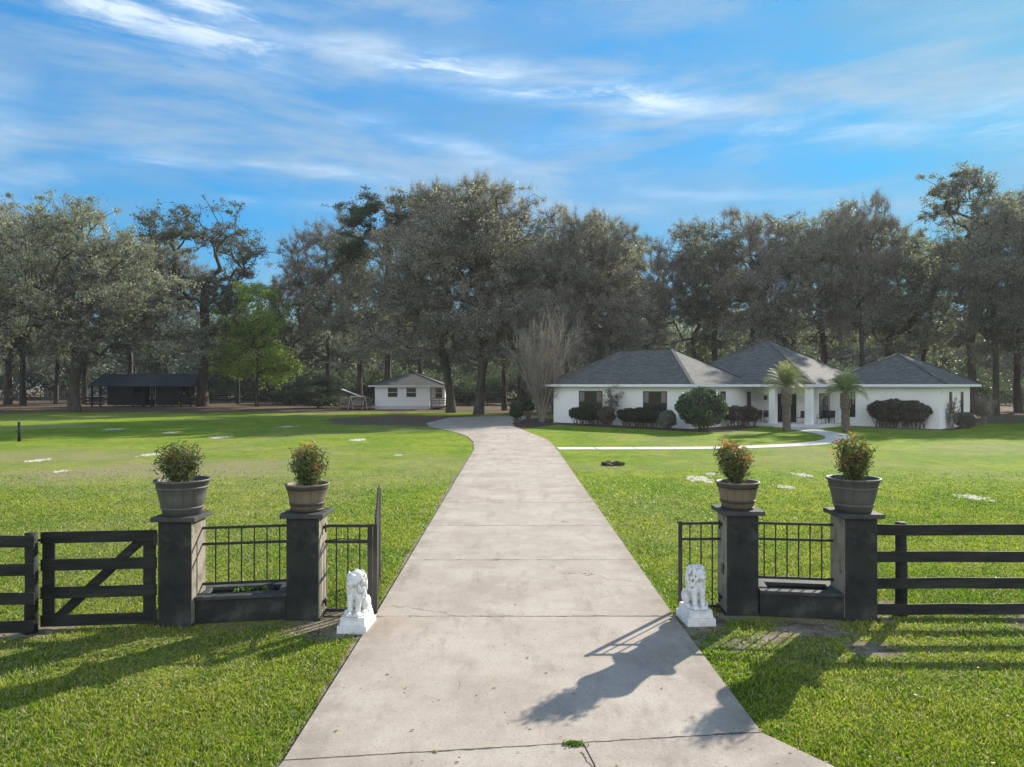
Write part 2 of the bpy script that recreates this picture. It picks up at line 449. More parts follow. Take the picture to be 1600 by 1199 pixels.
crack((.62, 5.74), (.74, 5.5), .006, .008, 14, .9); crack((.57, 5.95), (.63, 5.74), .006, .006, 10, .9)
crack((-1.8, 9.9), (-.6, 9.47), .004, .02, 40, .8); crack((-1.8, 12.9), (-1.1, 12.9), .006, .02, 24, .6); crack((1.2, 16.4), (2.1, 16.1), .006, .02, 24, .6)
crackm = mat('joint_grime', (.045, .035, .028), (.11, .09, .07), 20, .95)
tag(mb.build('driveway', [conc, crackm]), kind='structure')
mb = MB()
mb.box(-30, -6, -.04, 34, 1.9, .02)
tag(mb.build('road', mat('asphalt', (.06, .06, .06), (.09, .085, .08), 8, .95, .5)), kind='structure')

# narrow front walk that curves from the driveway to the porch
walk_c = [(2.2, 34.7), (9.4, 34.95), (13.0, 36.0), (15.9, 37.6), (18.1, 39.8), (19.6, 42.6), (20.3, 45.6), (20.5, 48.6), (20.75, 51.6)]
def smooth_path(pts, n=8):
    out = []
    P = [Vector(p + (0,)) if len(p) == 2 else Vector(p) for p in pts]
    P = [P[0] * 2 - P[1]] + P + [P[-1] * 2 - P[-2]]
    for i in range(1, len(P) - 2):
        for k in range(n):
            u = k / n; a, b_, c_, d_ = P[i - 1], P[i], P[i + 1], P[i + 2]
            out.append(.5 * ((2 * b_) + (-a + c_) * u + (2 * a - 5 * b_ + 4 * c_ - d_) * u * u + (-a + 3 * b_ - 3 * c_ + d_) * u ** 3))
    out.append(P[-2]); return out
sp = smooth_path(walk_c)
L_, R_ = [], []
for i, p in enumerate(sp):
    d = (sp[min(i + 1, len(sp) - 1)] - sp[max(i - 1, 0)]).normalized(); n_ = Vector((-d.y, d.x, 0)); hw = .62 + .55 * max(0, (i / len(sp) - .35))
    L_.append(p + n_ * hw); R_.append(p - n_ * hw)
mb = MB()
for i in range(0, len(sp) - 1, 2):
    j = min(i + 2, len(sp) - 1); e = .012
    a0, a1 = L_[i].lerp(L_[j], e), L_[j].lerp(L_[i], e); b0, b1 = R_[i].lerp(R_[j], e), R_[j].lerp(R_[i], e)
    mb.prism([(b0.x, b0.y), (b1.x, b1.y), (a1.x, a1.y), (a0.x, a0.y)], -.03, .035)
tag(mb.build('garden_path', mat('path_concrete', (.50, .46, .41), (.60, .56, .50), 1.5, .9, .3)), kind='structure')

# pale ant-hill sand patches in the lawn
sandm = mat('pale_sand', (.62, .58, .50), (.34, .32, .20), 5, .95, .6, 30)
for (px, py, rx, rz) in ((60, 720, .40, .0), (1092, 748, .45, 0), (1112, 741, .2, 0), (1228, 762, .28, 0), (1255, 743, .3, 0), (1520, 778, .33, 0), (95, 737, .25, 0),
                         (345, 683, .7, 0), (452, 667, .6, 0), (178, 671, .6, 0), (560, 688, .5, 0), (235, 711, .4, 0), (622, 712, .2, 0), (270, 676, .5, 0)):
    x, y = G(px, py); mb = MB(); r_ = random.Random(px)
    for k in range(90):
        cx, cy = r_.gauss(0, rx * .42), r_.gauss(0, rx * .75); q = rx * r_.uniform(.05, .20) * (1 if k > 12 else 1.8); n = 7
        vs = [(cx, cy, .018 + .012 * r_.random())]
        for i in range(n): a_ = 6.283 * i / n; qq = q * r_.uniform(.6, 1.3); vs.append((cx + qq * math.cos(a_), cy + 1.3 * qq * math.sin(a_), .003))
        mb.add(vs, [(0, 1 + i, 1 + (i + 1) % n) for i in range(n)], True)
    tag(mb.build('sand_patch', sandm, loc=(x, y, .004)), kind='structure')
x, y = G(957, 727); mb = MB()
r_ = random.Random(4)
for k in range(60):
    a = r_.random() * 6.28; q = r_.random() ** .5; s = .03 + .05 * r_.random()
    mb.box(-s, -s, -s * .5, s, s, s, Matrix.Translation((.42 * q * math.cos(a), .3 * q * math.sin(a), .03 + .07 * (1 - q))) @ Matrix.Rotation(a, 4, 'Z') @ Matrix.Rotation(a * 2, 4, 'X'))
tag(mb.build('soil_heap', mat('dark_soil', (.05, .035, .025), (.11, .08, .05), 9, .95), loc=(x, y, 0)), 'small dark heap of crumbly soil on the lawn right of the driveway', 'soil heap')

# ------------------------------------------------------------------ grass blades near the camera
def quad_mesh(name, P0, P1, P2, P3):
    n = len(P0); V = np.stack([P0, P1, P2, P3], 1).reshape(-1, 3)
    return mesh_np(name, V, np.arange(4 * n).reshape(n, 4))
def tri_mesh(name, P0, P1, P2):
    n = len(P0); V = np.stack([P0, P1, P2], 1).reshape(-1, 3)
    return mesh_np(name, V, np.arange(3 * n).reshape(n, 3))
N = 1300000
u = rng.random(N)
d = 4.6 * (26 / 4.6) ** (u ** 1.25)
x = (rng.random(N) * 2 - 1) * (d * .80 + 5.0)
y = d
drv = (x > DL - .05 - .35 * np.clip(5.9 - y, 0, 9)) & (x < DR + .03 + .75 * np.clip(6.3 - y, 0, 9))
keep = (~drv) & (rng.random(N) < (ss(-d, -26, -16) * .9 + .1) * ss(-np.abs(x) / (d * .80 + 5.0), -1.0, -.86))
ov = (rng.random(N) < .0)
df = dirt_field(x, y) + .45 * (fbm(x, y, .35, 77) - .5)
keep &= rng.random(N) > np.clip((df - .15) * 1.6, 0, .95)
keep &= rng.random(N) > .75 * dry_field(x, y)
keep &= ~((x > -4.6) & (x < -2.5) & (y > 9.12) & (y < 9.95)); keep &= ~((x > 2.85) & (x < 4.85) & (y > 9.35) & (y < 10.1))
x, y, d = x[keep], y[keep], d[keep]; n = len(x)
h = (.014 + .026 * rng.random(n) ** 1.5) * (1 + .4 * (d / 26)) * (.45 + 1.1 * fbm(x, y, .35, 50)); wdt = (.0024 + .0028 * rng.random(n)) * (1 + d / 8)
a = rng.random(n) * 2 * np.pi; lean = 1.5 * rng.random(n) * h; a2 = rng.random(n) * 2 * np.pi
base = np.stack([x, y, np.zeros(n)], -1); s = np.stack([np.cos(a) * wdt, np.sin(a) * wdt, np.zeros(n)], -1)
top = base + np.stack([np.cos(a2) * lean, np.sin(a2) * lean, h], -1)
gm = bpy.data.materials.new('grass_blades'); gm.use_nodes = True
t = NT(gm.node_tree); t.n.clear()
tc = t.new('ShaderNodeTexCoord').outputs['Object']; geo = t.new('ShaderNodeNewGeometry')
c = lawn_colour(t, tc)
c = t.mix(t.sm(geo.outputs['Random Per Island'], .0, 1.0), t.mix(1, c, (.34, .42, .38), 'MULTIPLY'), t.mix(1, c, (2.15, 1.75, 1.9), 'MULTIPLY'))
c = t.mix(t.sm(geo.outputs['Random Per Island'], .80, .82), c, (.42, .35, .20))
p = t.new('ShaderNodeBsdfPrincipled'); p.inputs['Roughness'].default_value = .5; p.inputs['Specular IOR Level'].default_value = .3
t.set(p.inputs['Base Color'], c)
tr = t.new('ShaderNodeBsdfTranslucent'); t.set(tr.inputs['Color'], t.mix(1, c, (1.2, 1.4, .7), 'MULTIPLY'))
mx = t.new('ShaderNodeMixShader'); mx.inputs[0].default_value = .4
t.l.new(p.outputs[0], mx.inputs[1]); t.l.new(tr.outputs[0], mx.inputs[2])
o_ = t.new('ShaderNodeOutputMaterial'); t.l.new(mx.outputs[0], o_.inputs[0])
tag(link('grass', tri_mesh('grass', base - s, base + s, top), gm), 'short green turf grass growing beside the driveway', 'grass', kind='stuff')

# ------------------------------------------------------------------ gateway: pillars, planters, railings, gates
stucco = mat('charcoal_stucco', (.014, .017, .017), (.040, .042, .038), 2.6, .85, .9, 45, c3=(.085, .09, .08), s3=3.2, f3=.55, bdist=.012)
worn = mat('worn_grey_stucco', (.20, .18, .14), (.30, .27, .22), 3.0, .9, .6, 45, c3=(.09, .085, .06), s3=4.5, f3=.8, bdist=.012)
iron = mat('black_iron', (.012, .012, .013), (.02, .02, .02), 5, .42, .1, 60, spec=.5, c3=(.06, .045, .03), s3=7, f3=.3)
capm = mat('cap_stone', (.035, .036, .037), (.07, .07, .068), 5, .75, .5, 30, c3=(.14, .14, .13), s3=3, f3=.5)
CAPT = 1.41

def pillar(xc, yf, side, label):
    r = empty('gate_pillar', (xc, yf + .22, 0), label, 'pillar', 'stucco pillars of the gateway')
    mb = MB(); hw = .217
    # subdivided shaft so the stucco edges are not perfectly straight
    mb.box(-hw, -hw, -.05, hw, hw, CAPT - .06)
    me = mb.mesh('shaft')
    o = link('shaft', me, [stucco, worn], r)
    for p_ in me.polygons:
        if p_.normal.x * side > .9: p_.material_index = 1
    bv = o.modifiers.new('bevel', 'BEVEL'); bv.width = .012; bv.segments = 2
    mb = MB(); mb.box(-.285, -.285, CAPT - .06, .285, .285, CAPT); mb.build('cap', capm, r, bevel=.008)
    mb = MB(); mb.box(-.235, -.235, -.02, .235, .235, .035); mb.build('footing', stucco, r, bevel=.01)
    return r
PIL = {'lo': (-4.34, 9.14, 1), 'li': (-2.765, 9.38, 1), 'ri': (3.11, 9.58, -1), 'ro': (4.60, 9.36, -1)}
pl = {}
for k, lb in (('lo', 'charcoal stucco pillar beside the wooden farm gate, carrying a grey tub plant'), ('li', 'charcoal pillar beside the driveway on the left, carrying a brown banded tub'),
              ('ri', 'charcoal pillar beside the driveway on the right, with a small black box on its worn side'), ('ro', 'charcoal pillar where the right-hand board fence starts, carrying a grey tub plant')):
    pl[k] = pillar(*PIL[k], lb)
mb = MB(); mb.box(-.232, -.10, .52, -.217, .0, .66); mb.build('junction_box', iron, pl['ri'], bevel=.004)
for z in (.17, 1.17):
    mb = MB(); mb.box(-.262, -.03, z, -.217, .03, z + .035); mb.tube([(-.25, 0, z - .05), (-.25, 0, z + .07)], .012, 8); mb.build('hinge', iron, pl['ri'])
    mb = MB(); mb.box(.217, -.03, z, .262, .03, z + .035); mb.tube([(.25, 0, z - .05), (.25, 0, z + .07)], .012, 8); mb.build('hinge', iron, pl['li'])

soilm = mat('planter_soil', (.035, .026, .018), (.09, .07, .045), 14, .95, .8, 40)
def planter(x0, y0, x1, y1, label):
    """low planter box between two pillars; (x0,y0)-(x1,y1) is its front foot line"""
    a = math.atan2(y1 - y0, x1 - x0); L = math.hypot(x1 - x0, y1 - y0)
    r = empty('planter_wall', (x0, y0, 0), label, 'planter', 'low planters between the gate pillars', a)
    D = .56
    mb = MB(); t_ = .10
    mb.box(0, 0, -.05, L, t_, .31); mb.box(0, D - t_, -.05, L, D, .31); mb.box(0, t_, -.05, t_, D - t_, .31); mb.box(L - t_, t_, -.05, L, D - t_, .31)
    mb.build('wall', stucco, r, bevel=.01)
    mb = MB(); e = .035; t_ = .14
    mb.box(-.0, -e, .31, L, t_, .355); mb.box(0, D - t_, .31, L, D + e, .355); mb.box(0, t_, .31, t_ * .9, D - t_, .355); mb.box(L - t_ * .9, t_, .31, L, D - t_, .355)
    mb.build('coping', capm, r, bevel=.006)
    mb = MB(); k = 10; vs = []; fs = []
    for j in range(k + 1):
        for i in range(3 * k + 1): vs.append((.1 + (L - .2) * i / (3 * k), .1 + (D - .2) * j / k, .25 + .03 * random.random()))
    for j in range(k):
        for i in range(3 * k): q = j * (3 * k + 1) + i; fs.append((q, q + 1, q + 3 * k + 2, q + 3 * k + 1))
    mb.add(vs, fs); mb.build('soil', soilm, r)
    return r
planter(-4.12, 9.235, -2.985, 9.42, 'low charcoal planter wall between the two left pillars, with weeds inside')
planter(3.33, 9.55, 4.38, 9.385, 'low charcoal planter wall between the two right pillars, with bare soil inside')

def railing_parts(r, L, zs, nb, z0, z1, bw=.016, rw=.034, posts=(), first=None, sp=None):
    for z in zs:
        mb = MB(); mb.bar((0, 0, z), (L, 0, z), rw * .75, rw); mb.build('rail', iron, r, bevel=.002, seg=1)
    for i in range(nb):
        x = L * (i + 1) / (nb + 1) if sp is None else first + sp * i
        mb = MB(); mb.bar((x, 0, z0), (x, 0, z1), bw, bw, (0, 1, 0)); mb.build('bar', iron, r)
    for x in posts:
        mb = MB(); mb.bar((x, 0, .02), (x, 0, z1 + .03), .05, .05, (0, 1, 0)); mb.build('post', iron, r, bevel=.003, seg=1)
def railing(x0, y0, x1, y1, nb, label):
    a = math.atan2(y1 - y0, x1 - x0); L = math.hypot(x1 - x0, y1 - y0)
    r = empty('iron_railing', (x0, y0, 0), label, 'railing', 'iron railings above the planters', a)
    railing_parts(r, L, (.455, .985, 1.20), nb, .46, 1.20)
railing(-4.12, 9.47, -2.985, 9.66, 6, 'black iron railing fixed between the two left pillars')
railing(3.33, 9.83, 4.38, 9.69, 6, 'black iron railing fixed between the two right pillars')

# left leaf: short folded panel, then the long arched panel swung inwards and seen nearly edge-on
r = empty('iron_gate', (-2.53, 9.62, 0), 'black iron driveway gate folded open on the left, its long arched panel seen edge-on', 'gate', 'iron gates at the driveway')
L1 = .64
for z in (.06, .985, 1.20): mb = MB(); mb.bar((0, 0, z), (L1, 0, z), .03, .036); mb.build('rail', iron, r)
for x in (.155, .31, .47): mb = MB(); mb.bar((x, 0, .06), (x, 0, 1.2), .016, .016, (0, 1, 0)); mb.build('bar', iron, r)
mb = MB(); mb.bar((L1 - .03, 0, .02), (L1 - .03, 0, 1.22), .06, .06, (0, 1, 0)); mb.build('post', iron, r)
A = Vector((L1 + .045, -.02, 0)); B = Vector((L1 + .045 - .265, 1.66, 0))           # arched leaf runs away from the camera
mb = MB(); mb.bar(A + Vector((0, 0, .02)), A + Vector((0, 0, 1.23)), .055, .055, (0, 1, 0)); mb.build('post', iron, r)
mb = MB(); mb.bar(B + Vector((0, 0, .02)), B + Vector((0, 0, 1.47)), .05, .05, (0, 1, 0)); mb.build('post', iron, r)
arch = [A.lerp(B, u / 14) + Vector((0, 0, 1.2 + .25 * math.sin(u / 14 * math.pi / 2))) for u in range(15)]
mb = MB()
for i in range(14): mb.bar(arch[i], arch[i + 1], .03, .036)
mb.build('top_rail', iron, r)
for z in (.06, .985): mb = MB(); mb.bar(A + Vector((0, 0, z)), B + Vector((0, 0, z)), .03, .036); mb.build('rail', iron, r)
for i in range(1, 14):
    P = A.lerp(B, i / 14); zt = 1.2 + .25 * math.sin(i / 14 * math.pi / 2)
    mb = MB(); mb.bar(P + Vector((0, 0, .06)), P + Vector((0, 0, zt + .05)), .018, .018, (0, 1, 0))
    mb.tube([P + Vector((0, 0, zt + .05)), P + Vector((0, 0, zt + .10))], [.016, .002], 6); mb.build('bar', iron, r)
mb = MB(); mb.tube([(0, .0, 1.0), (.25, -.02, 1.03), (.6, 0, 1.0)], .007, 6); mb.build('cable', iron, r)
# right leaf: short panel still closed beside its pillar
r = empty('iron_gate', (2.875, 9.80, 0), 'short black iron gate panel beside the right driveway pillar, behind a lion statue', 'gate', 'iron gates at the driveway', R(180 + 1))
railing_parts(r, .56, (.06, .985, 1.20), 3, .06, 1.2, posts=(.56,), first=.115, sp=.155)

# board fences
board = mat('black_board', (.008, .010, .010), (.030, .031, .028), 7, .75, .5, 30, stretch=(.3, 1, 2), c3=(.05, .055, .045), s3=3, f3=.5)
ZB = (.105, .455, .81, 1.165)
def board_fence(x0, y0, x1, y1, posts, label, splits=(), group='black board fences beside the gateway'):
    a = math.atan2(y1 - y0, x1 - x0); L = math.hypot(x1 - x0, y1 - y0)
    r = empty('board_fence', (x0, y0, 0), label, 'fence', group, a)
    rr = random.Random(int(x0 * 10))
    for z in ZB:
        e = [0] + list(splits) + [L]
        for s0, s1 in zip(e[:-1], e[1:]):
            mb = MB(); n = max(2, int((s1 - s0) / .5)); vs = []
            dz = [rr.uniform(-.006, .006) for _ in range(n + 1)]
            for i in range(n + 1):
                xx = s0 + .003 + (s1 - s0 - .006) * i / n; zc = z + dz[i]
                vs += [(xx, -.011, zc - .073), (xx, .011, zc - .073), (xx, .011, zc + .073 + dz[i] * .5), (xx, -.011, zc + .073 + dz[i] * .5)]
            fs = [(0, 1, 2, 3), tuple(4 * n + q for q in (3, 2, 1, 0))]
            for i in range(n):
                for q in range(4): fs.append((4 * i + q, 4 * i + 4 + q, 4 * i + 4 + (q + 1) % 4, 4 * i + (q + 1) % 4))
            mb.add(vs, fs); mb.build('board', board, r, bevel=.003, seg=1)
    for s in posts:
        mb = MB(); mb.tube([(s, .09, -.1), (s + .01, .09, .6), (s, .09, 1.25)], [.078, .074, .07], 14); mb.build('post', board, r)
    return r
board_fence(4.835, 9.52, 14.5, 9.52, (.42, 2.85, 5.3, 7.8), 'black four-board fence running right from the outer right pillar', splits=(5.3,))
board_fence(-14.5, 8.30, -5.93, 8.83, (.6, 3.2, 5.8, 8.49), 'black four-board fence running left from the wooden farm gate', splits=(5.8,))
r = empty('farm_gate', (-6.0, 9.05, 0), 'black wooden farm gate with a diagonal brace, beside the outer left pillar', 'gate', rz=math.atan2(.14, 1.4))
for z in (.10, .455, .81, 1.16):
    mb = MB(); mb.box(0, -.011, z - .073, 1.415, .011, z + .073); mb.build('board', board, r, bevel=.003, seg=1)
for x in (.085, 1.315):
    mb = MB(); mb.box(x - .075, .0115, .03, x + .075, .04, 1.22); mb.build('upright', board, r, bevel=.003, seg=1)
mb = MB(); mb.bar((.16, .054, .10), (1.26, .054, 1.15), .12, .026, (0, 1, 0)); 
o = mb.build('brace', board, r)
for z in (.08, 1.04): mb = MB(); mb.box(1.385, -.035, z, 1.43, -.0115, z + .14); mb.build('hinge', iron, r)
mb = MB(); mb.box(-.02, -.035, 1.12, .05, -.012, 1.15); mb.build('latch', iron, r)

# dry weeds and a cable coil inside the left planter
def leaf_quads(P, size, seed, flat=0.0, aspect=.45):
    g = np.random.default_rng(seed); n = len(P)
    a = g.normal(size=(n, 3)); a /= np.linalg.norm(a, axis=1)[:, None]
    b = g.normal(size=(n, 3)); b[:, 2] += flat * 3; b -= a * (a * b).sum(1)[:, None]; b /= np.linalg.norm(b, axis=1)[:, None]
    s = (size * (.6 + .8 * g.random(n)))[:, None]
    a = a * s; b = b * s * aspect
    return P - a, P - b, P + a, P + b
leafg = leafmat('weed_leaf', [(.05, .12, .015), (.13, .24, .03)], .35, 3)
P = np.array([(-3.75 + .5 * random.random(), 9.55 + .12 * random.random(), .30 + .08 * random.random()) for _ in range(160)])
o = link('weed', quad_mesh('weed', *leaf_quads(P, .016, 5)), leafg); tag(o, 'small green weeds growing in the left planter soil', 'weeds', kind='stuff')
mb = MB(); pts = [(-3.22 + .07 * math.cos(k * .5) * (1 - k * .006), 9.56 + .05 * math.sin(k * .5), .37 + .001 * k) for k in range(44)]
mb.tube(pts, .006, 6); tag(mb.build('cable_coil', iron), 'thin black cable coiled on the left planter coping beside the pillar', 'cable')

x_, y_ = G(897, 1168)
P = np.concatenate([np.stack([x_ + rng.normal(size=500) * .035, y_ + rng.normal(size=500) * .02, .032 + .014 * rng.random(500)], 1)])
tag(link('moss_tuft', quad_mesh('moss_tuft', *leaf_quads(P, .012, 8, .3)), leafg), 'small green tuft of weeds growing in the crack of the driveway', 'weeds', kind='stuff')
P = np.stack([rng.uniform(-12, 12, 1500), 5.2 + 16 * rng.random(1500) ** 1.3, np.full(1500, .036)], 1)
litm = leafmat('fallen_leaf', [(.10, .055, .025), (.20, .13, .06), (.30, .23, .13)], .1, 4)
P = P[(rng.random(1500) > .35) | (P[:, 0] < DL) | (P[:, 0] > DR)]
q = leaf_quads(P, .020, 9, 0, .6)
q = [np.stack([v[:, 0], v[:, 1], .034 + .4 * np.abs(v[:, 2] - .034)], 1) for v in q]
tag(link('fallen_leaves', quad_mesh('fallen_leaves', *q), litm), 'scattered small brown fallen leaves on the driveway and grass', kind='stuff')
# ------------------------------------------------------------------ tub planters on the pillars
def tubmat(name, a, b_):
    m = bpy.data.materials.new(name); m.use_nodes = True
    t = NT(m.node_tree); p = t.n['Principled BSDF']
    tc = t.new('ShaderNodeTexCoord').outputs['Object']
    s = t.new('ShaderNodeSeparateXYZ', i_0=tc).outputs
    ang = t.math('ARCTAN2', s[0], s[1])
    st = t.math('PINGPONG', t.math('MULTIPLY', ang, 14 / 6.2832), .5)          # barrel staves moulded into the plastic
    c = t.mix(t.noise(t.mapv(tc, (3, 3, .6)), 4, 6, .7), a, b_)
    c = t.mix(t.sm(st, .035, .0), c, (.035, .033, .03))
    c = t.mix(t.math('MULTIPLY', t.sm(t.noise(tc, 7, 6, .7), .52, .72), .35), c, (.20, .19, .17))
    t.set(p.inputs['Base Color'], c); p.inputs['Roughness'].default_value = .6; p.inputs['Specular IOR Level'].default_value = .3
    bn = t.new('ShaderNodeBump'); bn.inputs['Strength'].default_value = .5; bn.inputs['Distance'].default_value = .01
    t.set(bn.inputs['Height'], t.math('ADD', t.sm(st, .0, .05), t.math('MULTIPLY', t.noise(t.mapv(tc, (6, 6, 1)), 8, 4), .5))); t.set(p.inputs['Normal'], bn.outputs[0])
    return m
tub_grey = tubmat('tub_grey', (.075, .073, .071), (.125, .122, .119))
tub_brown = tubmat('tub_brown', (.13, .105, .075), (.21, .175, .125))
bandm = mat('tub_band', (.035, .030, .027), (.06, .05, .045), 6, .5, .2, 40)
bandg = mat('tub_band_grey', (.085, .083, .082), (.13, .128, .125), 6, .55, .2, 40)
ixo_g = leafmat('narrow_leaf', [(.035, .052, .018), (.095, .125, .040), (.21, .235, .11)], .25, 6)
ixo_r = leafmat('orange_tip_leaf', [(.30, .09, .04), (.42, .19, .08), (.25, .21, .08)], .4, 8)
stemm = mat('twig', (.10, .075, .05), (.17, .14, .10), 8, .85)

def potted(k, R0, R1, H, m, bm, bands, label, seed, tall, wid, red, bias):
    xc, yf, _ = PIL[k]; r = empty('potted_shrub', (xc, yf + .22, CAPT), label, 'plant pot', 'tub plants on the gate pillars')
    mb = MB(); rr = lambda z: R1 + (R0 - R1) * (z / H)
    prof = [(R1 * .9, 0.0), (R1, .006), (rr(H * .5), H * .5), (rr(H * .93), H * .93), (R0 + .012, H * .94), (R0 + .016, H), (R0 - .010, H), (R0 - .022, H - .035), (rr(H * .6) - .03, H * .6)]
    mb.lathe(prof, 48); mb.lathe([(R1 * .9, .0), (.001, .0)], 48); mb.build('pot', m, r)
    for z0, z1 in bands:
        mb = MB(); mb.lathe([(rr(z0) + .001, z0), (rr(z0) + .009, z0 + .004), (rr(z1) + .009, z1 - .004), (rr(z1) + .001, z1)], 48); mb.build('band', bm, r)
    mb = MB(); mb.lathe([(rr(H * .85) - .022, H * .86), (.15, H * .88), (.001, H * .90)], 32); mb.build('soil', soilm, r)
    g = np.random.default_rng(seed); zb = H * .88
    mb = MB(); tips = []
    for i in range(46):
        a = g.random() * 6.283; q = g.random() ** .5; hh = tall * (.55 + .45 * g.random()) * (1 - .25 * q)
        tx, ty = math.cos(a) * q * wid + bias * hh * .25, math.sin(a) * q * wid
        p0 = Vector((tx * .25, ty * .25, zb)); p1 = Vector((tx * .7, ty * .7, zb + hh * .5)); p2 = Vector((tx * 1.05, ty * 1.05, zb + hh))
        mb.tube([p0, p1, p2], [.006, .004, .002], 5, False); tips.append((p0, p1, p2))
    mb.build('stems', stemm, r)
    P = []; Q = []
    for p0, p1, p2 in tips:
        isr = g.random() < red
        for _ in range(62):
            u_ = .12 + .88 * g.random() ** .8; c_ = p0.lerp(p1, u_ * 2) if u_ < .5 else p1.lerp(p2, u_ * 2 - 1)
            pt = np.array(c_) + g.normal(size=3) * (.034 + .014 * u_)
            (Q if (isr and u_ > .84) else P).append(pt)
    link('foliage', quad_mesh('foliage', *leaf_quads(np.array(P), .033, seed, .6, .24)), ixo_g, r)
    if Q: link('orange_leaves', quad_mesh('orange_leaves', *leaf_quads(np.array(Q), .036, seed + 1, .6, .34)), ixo_r, r)
    return r
potted('lo', .335, .235, .46, tub_grey, bandg, ((.34, .37), (.08, .11)), 'large weathered grey tub with a leafy shrub, on the pillar by the farm gate', 3, .60, .30, .06, -.25)
potted('li', .280, .205, .37, tub_brown, bandm, ((.295, .345), (.085, .125), (.0, .04)), 'brown dark-banded tub with a tall orange-tipped shrub on the left driveway pillar', 5, .68, .22, .26, .25)
potted('ri', .280, .205, .37, tub_brown, bandm, ((.285, .345), (.085, .125), (.0, .03)), 'brown dark-banded tub with a red-topped shrub on the right driveway pillar', 8, .70, .22, .42, -.25)
potted('ro', .330, .225, .45, tub_grey, bandg, ((.31, .34), (.08, .11)), 'large grey tub with an upright bushy shrub, on the pillar where the right fence starts', 13, .68, .23, .14, 0)

# ------------------------------------------------------------------ lion statues
lionm = bpy.data.materials.new('white_painted_plaster'); lionm.use_nodes = True
t = NT(lionm.node_tree); p = t.n['Principled BSDF']
tc = t.new('ShaderNodeTexCoord').outputs['Object']; geo = t.new('ShaderNodeNewGeometry')
c = t.mix(t.sm(t.noise(tc, 9, 5, .65), .35, .7), (.74, .74, .73), (.58, .58, .56))
c = t.mix(t.math('MULTIPLY', t.sm(t.noise(tc, 16, 6, .7), .58, .72), .5), c, (.38, .37, .34))
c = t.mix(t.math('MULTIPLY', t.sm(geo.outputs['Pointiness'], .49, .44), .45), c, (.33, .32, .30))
t.set(p.inputs['Base Color'], c); p.inputs['Roughness'].default_value = .6
bn = t.new('ShaderNodeBump'); bn.inputs['Strength'].default_value = .35; bn.inputs['Distance'].default_value = .006
t.set(bn.inputs['Height'], t.noise(tc, 60, 4)); t.set(p.inputs['Normal'], bn.outputs[0])

import bmesh
def remesh_blobs(name, blobs, chains, vox):
    bm = bmesh.new()
    for c_, r_, rot in blobs:
        M = Matrix.Translation(c_) @ (Matrix.Rotation(rot, 4, 'X')) @ Matrix.Diagonal((r_[0], r_[1], r_[2], 1))
        bmesh.ops.create_icosphere(bm, subdivisions=3, radius=1, matrix=M)
    for pts in chains:
        for (a, ra), (b_, rb) in zip(pts[:-1], pts[1:]):
            a, b_ = Vector(a), Vector(b_); n = max(2, int((b_ - a).length / (.3 * min(ra, rb))))
            for i in range(n + 1):
                u_ = i / n; bmesh.ops.create_icosphere(bm, subdivisions=2, radius=ra + (rb - ra) * u_, matrix=Matrix.Translation(a.lerp(b_, u_)))
    me = bpy.data.meshes.new(name); bm.to_mesh(me); bm.free()
    o = bpy.data.objects.new(name, me); C.objects.link(o)
    m = o.modifiers.new('r', 'REMESH'); m.mode = 'VOXEL'; m.voxel_size = vox; m.use_smooth_shade = True
    s = o.modifiers.new('s', 'SMOOTH'); s.iterations = 2; s.factor = .5
    dg = bpy.context.evaluated_depsgraph_get(); e = o.evaluated_get(dg); m2 = bpy.data.meshes.new_from_object(e)
    bpy.data.objects.remove(o); bpy.data.meshes.remove(me)
    return m2

